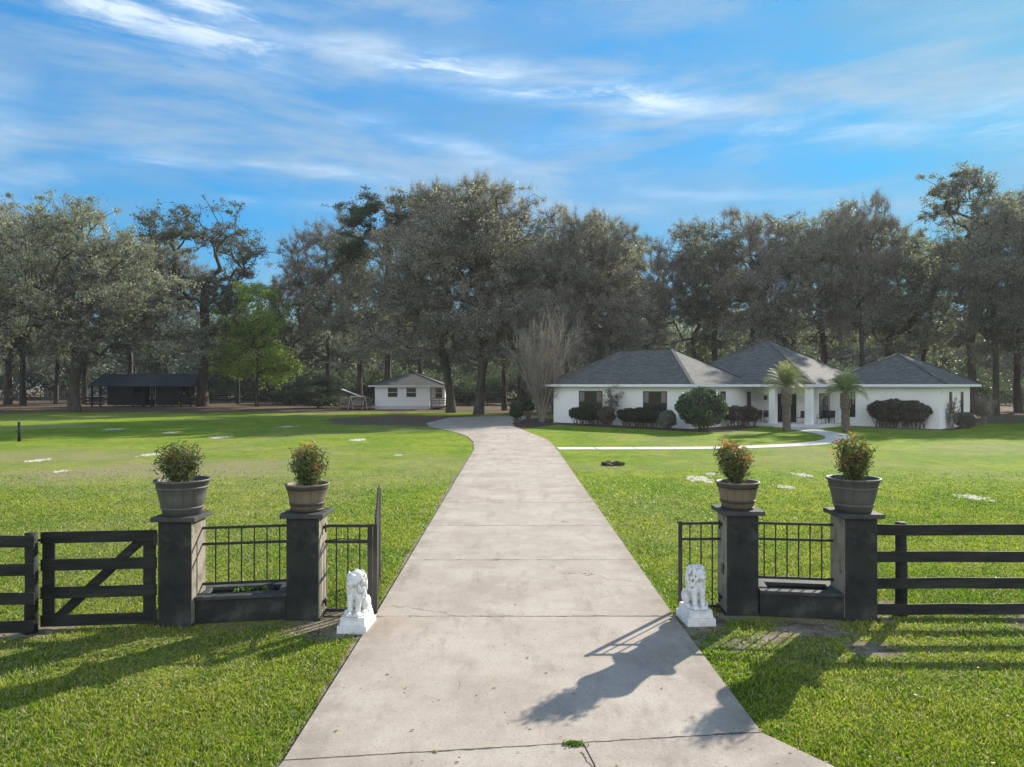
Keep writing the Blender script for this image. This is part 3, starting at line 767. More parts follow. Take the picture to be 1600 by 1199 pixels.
def lion(loc, yaw, label, seed, rz=0):
    r = empty('lion_statue', (*loc, 0), label, 'statue', 'lion statues at the driveway', rz)
    cy, sy = math.cos(yaw), math.sin(yaw); hc = Vector((0, -.03, .585))
    def Hd(x, y, z):            # head space, turned by yaw about the neck
        x_, y_ = x, y
        return (hc.x + x_ * cy - y_ * sy, hc.y + x_ * sy + y_ * cy, hc.z + z)
    bl = [((0, .03, .44), (.092, .10, .13), -.25), ((0, .10, .33), (.105, .12, .12), 0), ((0, -.055, .455), (.078, .06, .10), 0),
          ((.095, .085, .295), (.052, .105, .095), .25), ((-.095, .085, .295), (.052, .105, .095), .25),
          ((.108, -.035, .218), (.036, .062, .026), 0), ((-.108, -.035, .218), (.036, .062, .026), 0),
          ((.05, -.145, .220), (.038, .052, .028), 0), ((-.05, -.145, .220), (.038, .052, .028), 0),
          ((0, -.02, .475), (.105, .085, .11), 0), ((0, .01, .57), (.130, .10, .140), 0), ((0, .03, .64), (.095, .075, .075), 0), ((0, -.01, .205), (.15, .19, .018), 0),
          (Hd(0, -.055, .035), (.068, .068, .072), 0), (Hd(0, -.115, .005), (.038, .042, .030), 0), (Hd(0, -.098, -.028), (.032, .038, .022), 0),
          (Hd(0, -.10, .038), (.019, .05, .022), .5), (Hd(.030, -.103, .060), (.026, .022, .011), 0), (Hd(-.030, -.103, .060), (.026, .022, .011), 0),
          (Hd(.028, -.118, .000), (.022, .024, .018), 0), (Hd(-.028, -.118, .000), (.022, .024, .018), 0), (Hd(0, -.155, .018), (.016, .010, .010), 0),
          (Hd(.068, -.03, .095), (.022, .013, .022), 0), (Hd(-.068, -.03, .095), (.022, .013, .022), 0)]
    g = random.Random(seed)
    for i in range(150):                                   # locks of the mane
        a = g.uniform(-2.75, 2.75); zz = g.uniform(-.17, .11)
        rad = (.128 - .25 * max(0, zz) - .10 * max(0, -zz - .05)); x_ = math.sin(a) * rad; y_ = .012 + math.cos(a) * rad * .82
        if y_ < -.045 and abs(x_) < .055 and -.07 < zz < .10: continue
        q = Hd(x_, y_, zz); bl.append((q, (.015, .015, .030), g.uniform(-.4, .4)))
    ch = [[((.052, -.095, .42), .043), ((.050, -.115, .33), .033), ((.050, -.125, .235), .028)], [((-.052, -.095, .42), .043), ((-.050, -.115, .33), .033), ((-.050, -.125, .235), .028)],
          [((.03, .20, .23), .02), ((.12, .18, .225), .017), ((.145, .06, .222), .017), ((.14, .0, .225), .024)]]
    for sx_ in (.05, -.05):
        for k in range(4): ch.append([((sx_ - .027 + .018 * k, -.165, .225), .010), ((sx_ - .028 + .0187 * k, -.197, .210), .010)])
    me = remesh_blobs('figure', bl, ch, .0055)
    fo = link('figure', me, lionm, r); fo.scale = (1.04, 1.04, 1.03); fo.location.z = -.006
    mb = MB()
    def frus(w0, d0, z0, w1, d1, z1):
        vs = [(-w0, -d0, z0), (w0, -d0, z0), (w0, d0, z0), (-w0, d0, z0), (-w1, -d1, z1), (w1, -d1, z1), (w1, d1, z1), (-w1, d1, z1)]
        mb.add(vs, [(0, 3, 2, 1), (4, 5, 6, 7), (0, 1, 5, 4), (1, 2, 6, 5), (2, 3, 7, 6), (3, 0, 4, 7)])
    frus(.190, .245, -.02, .186, .241, .095); frus(.166, .22, .095, .150, .203, .195)
    for i in range(9): mb.box(-.12 + .0275 * i, -.214, .15, -.105 + .0275 * i, -.19, .196)
    mb.build('plinth', lionm, r, bevel=.010, seg=3)
    return r
lion((-1.985, 9.10), -.45, 'white seated lion statue left of the driveway, head turned towards the fence', 2, R(-4))
lion((2.42, 9.38), .45, 'white seated lion statue right of the driveway, beside the short iron gate panel', 9, R(5))

# ------------------------------------------------------------------ main house, turned 45 degrees to the drive
white = mat('white_stucco', (.80, .79, .765), (.85, .84, .82), 1.2, .85, .25, 30, c3=(.68, .66, .62), s3=.6, f3=.35)
trim = mat('white_trim', (.78, .78, .77), (.72, .72, .71), 2, .5)
shingle = bpy.data.materials.new('shingles'); shingle.use_nodes = True
t = NT(shingle.node_tree); p = t.n['Principled BSDF']
tc = t.new('ShaderNodeTexCoord').outputs['UV']
br = t.new('ShaderNodeTexBrick', i_Vector=tc, i_Scale=1.0); br.offset = .5
br.inputs['Color1'].default_value = (.044, .043, .042, 1); br.inputs['Color2'].default_value = (.150, .146, .140, 1); br.inputs['Mortar'].default_value = (.022, .022, .024, 1)
br.inputs['Brick Width'].default_value = .34; br.inputs['Row Height'].default_value = .145; br.inputs['Mortar Size'].default_value = .012; br.inputs['Bias'].default_value = .1
c = t.mix(t.math('MULTIPLY', t.sm(t.noise(tc, 1.2, 6, .7), .35, .7), .5), br.outputs[0], (.15, .148, .143))
c = t.mix(t.math('MULTIPLY', t.noise(tc, 30, 3, .8), .35), c, (.14, .14, .135))
t.set(p.inputs['Base Color'], c); p.inputs['Roughness'].default_value = .9; p.inputs['Specular IOR Level'].default_value = .3
bn = t.new('ShaderNodeBump'); bn.inputs['Strength'].default_value = .5; bn.inputs['Distance'].default_value = .02
t.set(bn.inputs['Height'], br.outputs['Fac']); t.set(p.inputs['Normal'], bn.outputs[0])
glass = bpy.data.materials.new('window_glass'); glass.use_nodes = True
p = glass.node_tree.nodes['Principled BSDF']; p.inputs['Base Color'].default_value = (.02, .022, .026, 1); p.inputs['Roughness'].default_value = .06; p.inputs['Specular IOR Level'].default_value = .4
blind = mat('curtain', (.16, .13, .12), (.26, .23, .21), 3, .9, stretch=(9, 9, .3))
bronze = mat('bronze_frame', (.022, .018, .016), (.03, .026, .024), 4, .45, spec=.4)
whitef = mat('white_frame', (.75, .75, .74), (.70, .70, .69), 4, .4)

S2 = math.sqrt(.5)
def hip_roof(name, L, W, pitch, z0, parent, m=shingle, th=.20, fm=trim):
    """hip roof with its eave rectangle from (0,0) to (-L, W) in local axes: x along the front, y into the house"""
    s = min(L, W) / 2; H = s * pitch
    if L >= W: r0, r1 = (-s, s), (-L + s, s)
    else: r0, r1 = (-s, s), (-s, W - s)
    me = bpy.data.meshes.new(name)
    vs = [(0, 0, z0), (-L, 0, z0), (-L, W, z0), (0, W, z0), (*r0, z0 + H), (*r1, z0 + H)]
    if L >= W: fs = [(0, 4, 5, 1), (1, 5, 2), (2, 5, 4, 3), (3, 4, 0)]
    else: fs = [(0, 4, 1), (1, 4, 5, 2), (2, 5, 3), (3, 5, 4, 0)]
    me.from_pydata(vs, [], fs); me.update()
    uv = me.uv_layers.new(name='UVMap')
    for p_ in me.polygons:
        n = p_.normal; 
        e = Vector((-n.y, n.x, 0)).normalized(); f_ = n.cross(e)
        for li in p_.loop_indices:
            v = me.vertices[me.loops[li].vertex_index].co; uv.data[li].uv = (v.dot(e), v.dot(f_))
    o = link(name, me, m, parent)
    if me.polygons[0].normal.z < 0: me.flip_normals()
    sol = o.modifiers.new('thick', 'SOLIDIFY'); sol.thickness = .05; sol.offset = -1
    # ridge and hip caps
    mb = MB()
    segs = [(vs[0], vs[4]), (vs[1], vs[5] if L >= W else vs[4]), (vs[2], vs[5]), (vs[3], vs[4] if L >= W else vs[5])]
    if abs(L - W) > .05: segs.append((vs[4], vs[5]))
    for a, b_ in segs: mb.bar(Vector(a) + Vector((0, 0, .012)), Vector(b_) + Vector((0, 0, .012)), .26, .03)
    mb.build('ridge_cap', mat('ridge_' + name, (.06, .06, .063), (.10, .10, .10), 5, .9), parent)
    mb = MB(); t_ = .03
    mb.box(-L, -t_, z0 - th, 0, 0, z0 - .012); mb.box(-L, W, z0 - th, 0, W + t_, z0 - .012); mb.box(0, -t_, z0 - th, t_, W + t_, z0 - .012); mb.box(-L - t_, -t_, z0 - th, -L, W + t_, z0 - .012)
    mb.box(-L, 0, z0 - th + .01, 0, W, z0 - th + .03)
    mb.build('fascia', fm, parent)
    return o

house = empty('house', (21.8, 52.05, 0), 'long low white stucco house with dark hip roofs and a columned porch', 'house', rz=R(-45))
HM = Matrix.Translation((21.8, 52.05, 0)) @ Matrix.Rotation(R(-45), 4, 'Z'); HI = HM.inverted()
def L2(x, y):
    v = HI @ Vector((x, y, 0)); return v.x, v.y
EZ = 3.06
def sub(name, loc, parent):
    o = bpy.data.objects.new(name, None); C.objects.link(o); o.location = loc; o.parent = parent; return o
# parts placed with their own origin so the local builders stay simple
def place(o, x, y):
    o.location.x += x; o.location.y += y; return o
def roof_at(x, y, L, W, pitch, name='roof', z0=EZ + .14):
    before = set(house.children)
    hip_roof(name, L, W, pitch, z0, house)
    new = [c_ for c_ in house.children if c_ not in before]
    for c_ in new: place(c_, x, y)
    rf = new[0]
    for c_ in new[1:]:
        c_.parent = rf; c_.location = (0, 0, 0)
    return rf
lx0, ly0 = L2(12.6, 50.35)        # near corner of the left wing wall
rx0, ry0 = L2(30.1, 49.9)         # near corner of the right wing wall
OV = .6
roof_at(lx0 + OV, ly0 - OV, 14.3, 9.4, .60)
roof_at(OV, -OV, 13.2, 12.8, .578)
roof_at(rx0 + OV, ry0 - OV, 8.8, 9.5, .545)
mb = MB()
WT = EZ - .02
def wallbox(x0, y0, x1, y1): mb.box(x0, y0, -.1, x1, y1, WT)
wallbox(lx0 - 12.9, ly0, lx0, ly0 + 8.2)
mb.build('wall', white, house)
mb = MB(); wallbox(rx0 - 7.6, ry0, rx0, ry0 + 8.2); mb.build('wall', white, house)
mb = MB(); wallbox(-12.0, 2.4, -.3, 11.5); wallbox(-11.9, .505, lx0 - .3, 2.398); mb.build('wall', white, house)
mb = MB(); mb.box(lx0 + .01, -.45, -.05, .9, 2.395, .24); mb.box(-.29, 2.396, -.05, .9, ry0 - .01, .24)
mb.build('porch_floor', mat('porch_concrete', (.66, .65, .62), (.72, .71, .68), 2, .8), house)
mb = MB(); mb.box(-2.2, -1.0, -.05, -.45, -.46, .12); mb.build('step', mat('step_white', (.74, .73, .71), (.68, .67, .64), 2, .8), house)
def column(x, y):
    mb = MB(); mb.box(x - .24, y - .24, .0, x + .24, y + .24, WT); mb.box(x - .27, y - .27, 0.0, x + .27, y + .27, .32); mb.build('column', white, house, bevel=.01)
column(-.02, -.02); column(-2.75, -.02)

def window(parent, x, y, z0, w, h, face='front', fm=bronze, mull=1, cross=True, curtains=True, name='window'):
    """window let into a wall; x,y is the middle of the sill on the wall plane"""
    f = (sub(name, (0, 0, 0), parent))
    bpy.data.objects.remove(f)
    mb = MB(); d = .05
    mb.box(-w / 2, -d, 0, w / 2, -.004, .06); mb.box(-w / 2, -d, h - .06, w / 2, -.004, h); mb.box(-w / 2, -d, .06, -w / 2 + .06, -.004, h - .06); mb.box(w / 2 - .06, -d, .06, w / 2, -.004, h - .06)
    for k in range(1, mull + 1):
        xx = -w / 2 + w * k / (mull + 1); mb.box(xx - .03, -d + .004, .06, xx + .03, -.005, h - .06)
    if cross: mb.box(-w / 2 + .06, -d + .008, h * .48, w / 2 - .06, -.006, h * .48 + .05)
    rz = 0 if face == 'front' else R(90) if face == 'right' else R(180)
    o = mb.build(name, fm, parent, (x, y, z0), rz)
    mb = MB(); mb.box(-w / 2 + .05, -.022, .05, w / 2 - .05, -.018, h - .05); mb.build('pane', glass, o)
    if curtains:
        mb = MB(); q = .20 * w
        for xa in (-w / 2 + .07, w / 2 - .07 - q):
            for k in range(5): mb.box(xa + q * k / 5, -.028 - .004 * (k % 2), h * (.5 if cross else .1), xa + q * (k + .96) / 5, -.0225, h - .07)
        mb.build('curtain', blind, o)
    return o
def on_front(wx, px, y0):
    return px
# left wing, long side: two wide dark windows
for (px, w_) in ((923, 2.35), (1023.5, 2.05)):
    # intersect the view ray with the wing wall
    k = (px - 800) / F; s_ = (12.6 - k * 50.35) / (S2 * (k + 1)); x, y = L2(12.6 - S2 * s_, 50.35 + S2 * s_)
    window(house, x, ly0, .95, w_, 1.72, mull=1)
# left wing, short side: narrow window
window(house, lx0, ly0 + 4.7, .80, .75, 1.85, 'right', mull=0)
# recessed porch walls
window(house, lx0 - .3, 1.75, .75, .6, 1.85, 'right', mull=0)
mb = MB(); mb.box(-4.05, 2.34, .24, -3.35, 2.396, 2.45); o = mb.build('side_light', bronze, house); mb = MB(); mb.box(-3.97, 2.33, .34, -3.43, 2.338, 2.37); mb.build('pane', glass, o)
mb = MB(); mb.box(-3.33, 2.34, .24, -2.0, 2.396, 2.45); mb.box(-3.25, 2.32, .3, -2.69, 2.339, 2.38); mb.box(-2.64, 2.32, .3, -2.08, 2.339, 2.38); o = mb.build('door', bronze, house)
mb = MB(); mb.tube([(-2.58, 2.25, 1.15), (-2.58, 2.25, 1.35)], .02, 8); mb.box(-2.6, 2.25, 1.25, -2.56, 2.32, 1.29); mb.build('handle', whitef, o)
mb = MB(); mb.box(-4.55, 2.2, 1.95, -4.35, 2.39, 2.3); mb.build('wall_lamp', bronze, house, bevel=.03)
window(house, -1.1, 2.4, .30, .4, 2.1, mull=0, curtains=False)
window(house, -.3, 3.35, .55, 1.7, 1.95, 'right', mull=1)
window(house, rx0 - 6.1, ry0, .7, .8, 1.9, mull=0)
for yy in (2.55, 5.75): window(house, rx0, ry0 + yy, 1.0, .62, 1.62, 'right', mull=0)
mb = MB(); mb.tube([(-7.3, 5.1, 6.35), (-7.3, 5.1, 6.9)], .06, 8); mb.box(-7.55, 4.95, 6.62, -7.15, 5.25, 6.9); mb.build('roof_vent', bronze, house)
mb = MB(); mb.box(rx0 - .05, ry0 + .1, 2.62, rx0 + .12, ry0 + .3, 2.8); mb.build('flood_lamp', whitef, house)

# porch chairs and tables
def patio_chair(px, d, rz, label):
    r = empty('patio_chair', ((px - 800) / F * d, d, .24), label, 'chair', 'black patio chairs on the porch', rz)
    mb = MB(); mb.box(-.24, -.24, .40, .24, .24, .45); mb.build('seat', bronze, r, bevel=.015)
    mb = MB(); mb.box(-.24, .22, .45, .24, .26, .95, Matrix.Rotation(-.12, 4, 'X')); mb.build('backrest', bronze, r, bevel=.02)
    for a_ in (-.21, .21):
        for b_ in (-.2, .2): mb = MB(); mb.tube([(a_, b_, 0), (a_ * .95, b_, .41)], .014, 6); mb.build('leg', bronze, r)
        mb = MB(); mb.tube([(a_ * 1.15, -.2, .42), (a_ * 1.15, -.2, .64), (a_ * 1.15, .2, .66)], .014, 6); mb.build('armrest', bronze, r)
    return r
def patio_table(px, d, label):
    r = empty('patio_table', ((px - 800) / F * d, d, .24), label, 'table', 'small patio tables on the porch')
    mb = MB(); mb.lathe([(.001, .69), (.32, .69), (.33, .70), (.32, .72), (.001, .72)], 24); mb.build('table_top', bronze, r)
    for k in range(3): mb = MB(); a_ = k * 2.094; mb.tube([(.26 * math.cos(a_), .26 * math.sin(a_), 0), (.08 * math.cos(a_), .08 * math.sin(a_), .4), (.22 * math.cos(a_), .22 * math.sin(a_), .69)], .014, 6); mb.build('leg', bronze, r)
patio_chair(1183, 56.1, R(-60), 'black patio chair at the left end of the porch, next to the twiggy hedge')
patio_table(1191, 55.3, 'small round black patio table left of the porch columns')
patio_chair(1198, 55.2, R(-20), 'black patio chair just left of the left porch column')
patio_chair(1252, 53.9, R(-50), 'black patio chair seen between the two porch columns')
patio_chair(1283, 53.4, R(-70), 'black patio chair just right of the right porch column')
patio_table(1291, 54.1, 'small round black patio table right of the porch columns')
patio_chair(1299, 54.8, R(-30), 'black patio chair at the right end of the porch, near the right palm')

# ------------------------------------------------------------------ guest house
gh = empty('guest_house', (-14.2, 92, 0), 'small white cottage with a dark hip roof and two windows, past the driveway end', 'cottage')
siding = mat('pale_siding', (.70, .72, .75), (.76, .78, .80), 1.0, .75, .4, 1.5, stretch=(.05, .05, 6))
mb = MB(); mb.box(-3.55, 0, .45, 3.55, 8, 2.98); mb.build('wall', siding, gh)
mb = MB(); mb.box(-3.58, -.03, -.1, 3.58, 8.03, .45); mb.build('foundation', mat('foundation', (.48, .48, .47), (.56, .56, .55), 2, .9), gh)
mb = MB(); mb.box(3.56, 2.2, .45, 5.3, 8, 2.98); mb.build('wall', siding, gh)
before = set(gh.children); hip_roof('roof', 10.0, 9.4, .37, 3.10, gh, th=.16)
new = [c_ for c_ in gh.children if c_ not in before]
new[0].location = (5.75, -.7, 0)
for c_ in new[1:]: c_.parent = new[0]
for x in (-1.25, 1.15): window(gh, x, 0, 1.55, 1.35, 1.3, fm=whitef, mull=0, curtains=False)
window(gh, 4.5, 2.2, 1.4, 1.0, 1.4, fm=whitef, mull=0, curtains=False)
wood = mat('weathered_wood', (.13, .115, .10), (.22, .20, .175), 4, .85, .4, 30, stretch=(1, 1, .3))
def deck(x0, y0, x1, y1, label, gaps=()):
    r = empty('wooden_deck', (x0, y0, 0), label, 'deck', 'wooden decks beside the cottage'); W_, D_ = x1 - x0, y1 - y0
    mb = MB(); n = int(D_ / .15)
    for k in range(n): mb.box(0, k * .15, .45, W_, k * .15 + .135, .5)
    mb.box(0, -.04, .25, W_, -.002, .5); mb.build('floor', wood, r)
    k = int(W_ / 1.2) + 1
    for i in range(k + 1): mb = MB(); xx = min(i * W_ / k, W_ - .09); mb.box(xx, .02, -.05, xx + .09, .11, 1.45); mb.build('post', wood, r)
    for z in (.8, 1.1, 1.4): mb = MB(); mb.box(0, -.02, z, W_, .018, z + .09); mb.build('rail', wood, r)
    return r
deck(-22.0, 91, -17.9, 95, 'weathered wooden deck with rails left of the white cottage')
deck(-10.3, 91, -8.3, 94.1, 'small wooden deck with rails at the right corner of the white cottage')
sw = empty('canopy_swing', (-19.6, 90.3, 0), 'white frame swing seat with a tilted white canopy, on the deck left of the cottage', 'garden swing')
mb = MB()
for s_ in (-1, 1): mb.tube([(s_ * .9 - .35, 0, .0), (s_ * .9, 0, 1.7), (s_ * .9 + .35, 0, 0)], .045, 8)
mb.tube([(-.95, 0, 1.7), (.95, 0, 1.7)], .045, 8); mb.build('frame', whitef, sw)
mb = MB(); mb.box(-1.35, -.5, -.04, 1.35, .5, .04, Matrix.Translation((-.75, 0, 2.15)) @ Matrix.Rotation(R(21), 4, 'Y')); mb.build('canopy', whitef, sw)
mb = MB(); mb.box(-.75, -.25, .55, .75, .25, .63); mb.box(-.75, .2, .63, .75, .26, 1.15); mb.build('seat', blind, sw)

# ------------------------------------------------------------------ dark stable on the left
darkw = mat('dark_stable_board', (.010, .011, .012), (.022, .024, .024), 3, .8, .5, 12, stretch=(1, 1, .2))
tin = mat('dark_metal_roof', (.025, .028, .034), (.045, .048, .055), 1.5, .5, .3, 2, stretch=(6, .2, 1))
st = empty('horse_stable', (-53.4, 103, 0), 'long low dark stable with open bays behind the big left oak', 'stable')
mb = MB()
hw = 7.3
mb.add([(-hw - .3, -1.0, 2.95), (hw + .3, -1.0, 2.95), (hw, 2.6, 4.75), (-hw, 2.6, 4.75), (-hw - .3, -1.0, 3.05), (hw + .3, -1.0, 3.05), (hw, 2.6, 4.85), (-hw, 2.6, 4.85)], [(0, 1, 2, 3), (4, 7, 6, 5), (0, 4, 5, 1), (1, 5, 6, 2), (2, 6, 7, 3), (3, 7, 4, 0)])
mb.add([(-hw, 2.61, 4.75), (hw, 2.61, 4.75), (hw + .3, 6.2, 2.95), (-hw - .3, 6.2, 2.95), (-hw, 2.61, 4.85), (hw, 2.61, 4.85), (hw + .3, 6.2, 3.05), (-hw - .3, 6.2, 3.05)], [(0, 1, 2, 3), (4, 7, 6, 5), (0, 4, 5, 1), (1, 5, 6, 2), (2, 6, 7, 3), (3, 7, 4, 0)])
mb.build('roof', tin, st)
for x0, x1 in ((-5.1, -1.6), (1.9, 5.2)): mb = MB(); mb.box(x0, -.3, .25, x1, 5, 2.96); mb.build('stall', darkw, st)
for x in (-7.1, -5.9, -1.2, .3, 1.5, 5.7, 7.1):
    mb = MB(); mb.box(x - .1, -.75, -.05, x + .1, -.55, 2.97); mb.build('post', darkw, st)
    mb = MB(); mb.box(x - .1, 5.3, -.05, x + .1, 5.5, 2.97); mb.build('post', darkw, st)
for x0, x1 in ((-8.0, -5.2), (5.3, 7.9), (-1.55, .3)):
    for z in (.3, .75, 1.2): mb = MB(); mb.box(x0, -.9, z, x1, -.84, z + .22); mb.build('rail', darkw, st)
mb = MB(); mb.box(-1.3, 0, .2, .2, .8, 2.1); mb.box(.35, .4, .2, 1.2, .7, 1.3); mb.build('tack_locker', darkw, st)
mb = MB(); mb.box(.7, .2, 1.0, 1.5, .35, 1.6); mb.build('feed_sacks', blind, st)

# lone post, far rail fence, barn
x, y = G(30, 690); mb = MB(); mb.tube([(0, 0, -.1), (.01, 0, .6), (0, 0, 1.08)], [.085, .08, .075], 10); mb.box(-.14, -.11, .55, -.06, -.07, .6)
tag(mb.build('fence_post', board, loc=(x, y, 0)), 'single black wooden post standing alone on the left lawn', 'post')
def rail_fence(x0, y0, x1, y1, label, n, group='dark rail fences behind the trees', h=1.45):
    a = math.atan2(y1 - y0, x1 - x0); L = math.hypot(x1 - x0, y1 - y0); r = empty('rail_fence', (x0, y0, 0), label, 'fence', group, a)
    for z in (.35, .75, 1.15): mb = MB(); mb.box(0, -.03, z, L, .03, z + .18); mb.build('rail', board, r)
    for i in range(n + 1): mb = MB(); mb.box(L * i / n - .08, .032, -.05, L * i / n + .08, .18, h); mb.build('post', board, r)
rail_fence(-112, 138, -66, 136, 'dark rail fence beyond the trees at the far left', 14)
rail_fence(-60, 134, -34, 131, 'dark rail fence between the stable and the cottage', 8)
rail_fence(-12.5, 112, -1, 110, 'dark rail fence behind the driveway trees', 4)
rail_fence(68, 96, 98, 94, 'dark rail fence beyond the right end of the house', 9)
bn_ = empty('barn', (-100, 176, 0), 'pale low barn glimpsed beyond the fence at the far left', 'barn')
mb = MB(); mb.box(-16, 0, 0, 17, 10, 3.2); mb.build('wall', white, bn_)
mb = MB(); mb.prism([(-17, -1), (18, -1), (18, 11), (-17, 11)], 3.2, 3.35); mb.box(-16, 2, 3.35, 17, 8, 4.3); mb.build('roof', mat('pale_roof', (.45, .47, .5), (.5, .5, .52)), bn_)
# ------------------------------------------------------------------ trees
bark = mat('bark', (.035, .029, .023), (.085, .073, .058), 3, .95, .9, 14, stretch=(1, 1, .25), c3=(.12, .12, .10), s3=1.2, f3=.4, bdist=.05)
bark_pale = mat('pale_bark', (.16, .14, .115), (.30, .27, .225), 3, .9, .5, 20, stretch=(1, 1, .3))
def norm(a): return a / np.maximum(np.linalg.norm(a, axis=-1, keepdims=True), 1e-9)

def grow(g, trunk, targets, alpha=.35, step=1.1, jit=.10, down=.0):
    """branches reach from a trunk line to every target, each from the cheapest point of what has grown"""
    nodes = [np.array(p, float) for p in trunk]; par = [-1] + list(range(len(trunk) - 1)); cost = [0.0]
    for i in range(1, len(nodes)): cost.append(cost[-1] + np.linalg.norm(nodes[i] - nodes[i - 1]) * .4)
    fork = len(nodes) // 2 if len(nodes) > 4 else 1
    targets = targets[np.argsort(np.linalg.norm(targets - nodes[-1], axis=1))]
    N_ = np.zeros((len(nodes) + len(targets) * 24, 3)); K = np.zeros(len(N_)); n = len(nodes)
    N_[:n] = nodes; K[:n] = cost; P_ = np.full(len(N_), -1); P_[:n] = par
    tips = []
    for t_ in targets:
        d = t_ - N_[fork:n]; L = np.linalg.norm(d, axis=1)
        c_ = L + alpha * K[fork:n] + down * np.maximum(0, -d[:, 2])
        k = int(np.argmin(c_)) + fork; L0 = np.linalg.norm(t_ - N_[k])
        m = max(1, min(22, int(L0 / step))); a = N_[k]; prev = k
        off = g.normal(size=3) * jit * L0; off[2] = abs(off[2]) * .8
        for q in range(1, m + 1):
            u_ = q / m; p_ = a + (t_ - a) * u_ + off * math.sin(math.pi * u_) * .9
            if q < m: p_ = p_ + g.normal(size=3) * step * .10
            N_[n] = p_; P_[n] = prev; K[n] = K[prev] + np.linalg.norm(p_ - N_[prev]); prev = n; n += 1
        tips.append(prev)
    return N_[:n], P_[:n], np.array(tips)

def thick(N_, P_, r_base, r_tip, ex=2.3, cap=None):
    w_ = np.zeros(len(N_)); has = np.zeros(len(N_), bool); has[P_[P_ >= 0]] = True; w_[~has] = 1.0
    for i in range(len(N_) - 1, 0, -1): w_[P_[i]] += w_[i]
    r = w_ ** (1 / ex); r = r_tip + (r - 1) / max(r[0] - 1, 1e-6) * (r_base - r_tip)
    return r

def limb_mesh(name, N_, P_, r, minr=0.0, sides=5, flare=1.5):
    i = np.arange(1, len(N_)); i = i[P_[i] >= 0]; i = i[r[i] > minr]
    a, b_ = N_[P_[i]], N_[i]; ra = np.minimum(r[P_[i]], r[i] * 1.35 + .01); rb = r[i]
    ra = np.where(P_[i] == 0, r[0] * flare, ra)
    d = norm(b_ - a); ref = np.where(np.abs(d[:, 2:3]) < .9, [[0, 0, 1.]], [[1., 0, 0]])
    x = norm(np.cross(d, ref)); y = np.cross(d, x)
    V = []
    for k in range(sides):
        an = 2 * math.pi * k / sides; o_ = x * math.cos(an) + y * math.sin(an)
        V += [a - d * ra[:, None] * .25 + o_ * ra[:, None], b_ + o_ * rb[:, None]]
    V = np.stack(V, 1); n = len(i); base = (np.arange(n) * 2 * sides)[:, None]
    F_ = np.concatenate([np.stack([base[:, 0] + 2 * k, base[:, 0] + 2 * ((k + 1) % sides), base[:, 0] + 2 * ((k + 1) % sides) + 1, base[:, 0] + 2 * k + 1], 1) for k in range(sides)])
    return mesh_np(name, V.reshape(-1, 3), F_, True)

def twigs_mesh(P, D, L, w_, g):
    n = len(P); s = norm(np.cross(D, g.normal(size=(n, 3)))) * w_
    return P - s, P + s, P + D * L[:, None]

def clump_targets(g, ell, K, per, cr, shell=.55, sag=0.0, low=-1.0):
    """clump centres in the outer part of ellipsoids, targets round each centre"""
    out = []; cen = []
    ws = np.array([e[3] * e[4] * e[5] for e in ell]) ** .7; ws = ws / ws.sum()
    for e, wk in zip(ell, ws):
        for _ in range(max(1, int(round(K * wk)))):
            while True:
                v = g.normal(size=3); v /= np.linalg.norm(v)
                if v[2] > low: break
            q = shell + (1 - shell) * g.random() ** .6
            if g.random() < .18: q *= .6
            c_ = np.array(e[:3]) + v * q * np.array(e[3:6]); cen.append(c_)
            k = max(2, int(per * (.6 + .8 * g.random())))
            p_ = c_ + g.normal(size=(k, 3)) * cr * np.array([1, 1, .62]) * (.6 + .7 * g.random()); p_[:, 2] -= sag * np.abs(g.normal(size=k))
            out.append(p_)
    return np.concatenate(out)

KINDS = {}
def make_kind(kind, seed, H, trunk, ell, K, per, cr, r_base, leaves, lsize, lspread, lm, bm=bark, alpha=.35, step=1.1, twig=0, twl=.8, shell=.55, sag=0, low=-.6, minr=.018, drop=.0, extra=None, jit=.10, aspect=.5):
    g = np.random.default_rng(seed)
    T = clump_targets(g, ell, K, per, cr, shell, sag, low)
    T = T[T[:, 2] > (trunk[-1][2] * .35 if len(trunk) > 1 else .3)]
    N_, P_, tips = grow(g, trunk, T, alpha, step, jit)
    r = thick(N_, P_, r_base, .022)
    tm = limb_mesh(kind + '_trunk', N_, P_, r, minr, 6)
    tips = tips[g.random(len(tips)) > drop]
    c_ = N_[tips]; k = max(1, leaves // len(tips))
    reps = g.poisson(k * g.gamma(2.2, 1 / 2.2, len(tips)))
    P = np.repeat(c_, reps, 0); n = len(P)
    sp_ = np.repeat(lspread * (.6 + .8 * g.random(len(tips))), reps)
    P = P + g.normal(size=(n, 3)) * sp_[:, None] * np.array([1, 1, .6])
    P = P[P[:, 2] > .15]
    q = leaf_quads(P, lsize, seed + 1, .25, aspect)
    cm = quad_mesh(kind + '_crown', *q)
    tw = None
    if twig:
        j = g.integers(0, len(tips), twig); b_ = N_[tips[j]] + g.normal(size=(twig, 3)) * lspread * .45
        D = norm(norm(N_[tips[j]] - np.array([0, 0, trunk[-1][2]])) * .9 + g.normal(size=(twig, 3)) * .7 + np.array([0, 0, .45]))
        tw = tri_mesh(kind + '_twigs', *twigs_mesh(b_ - D * twl * .3, D, twl * (.5 + g.random(twig)), .011, g))
    KINDS[kind] = (tm, cm, tw, lm, bm, H)

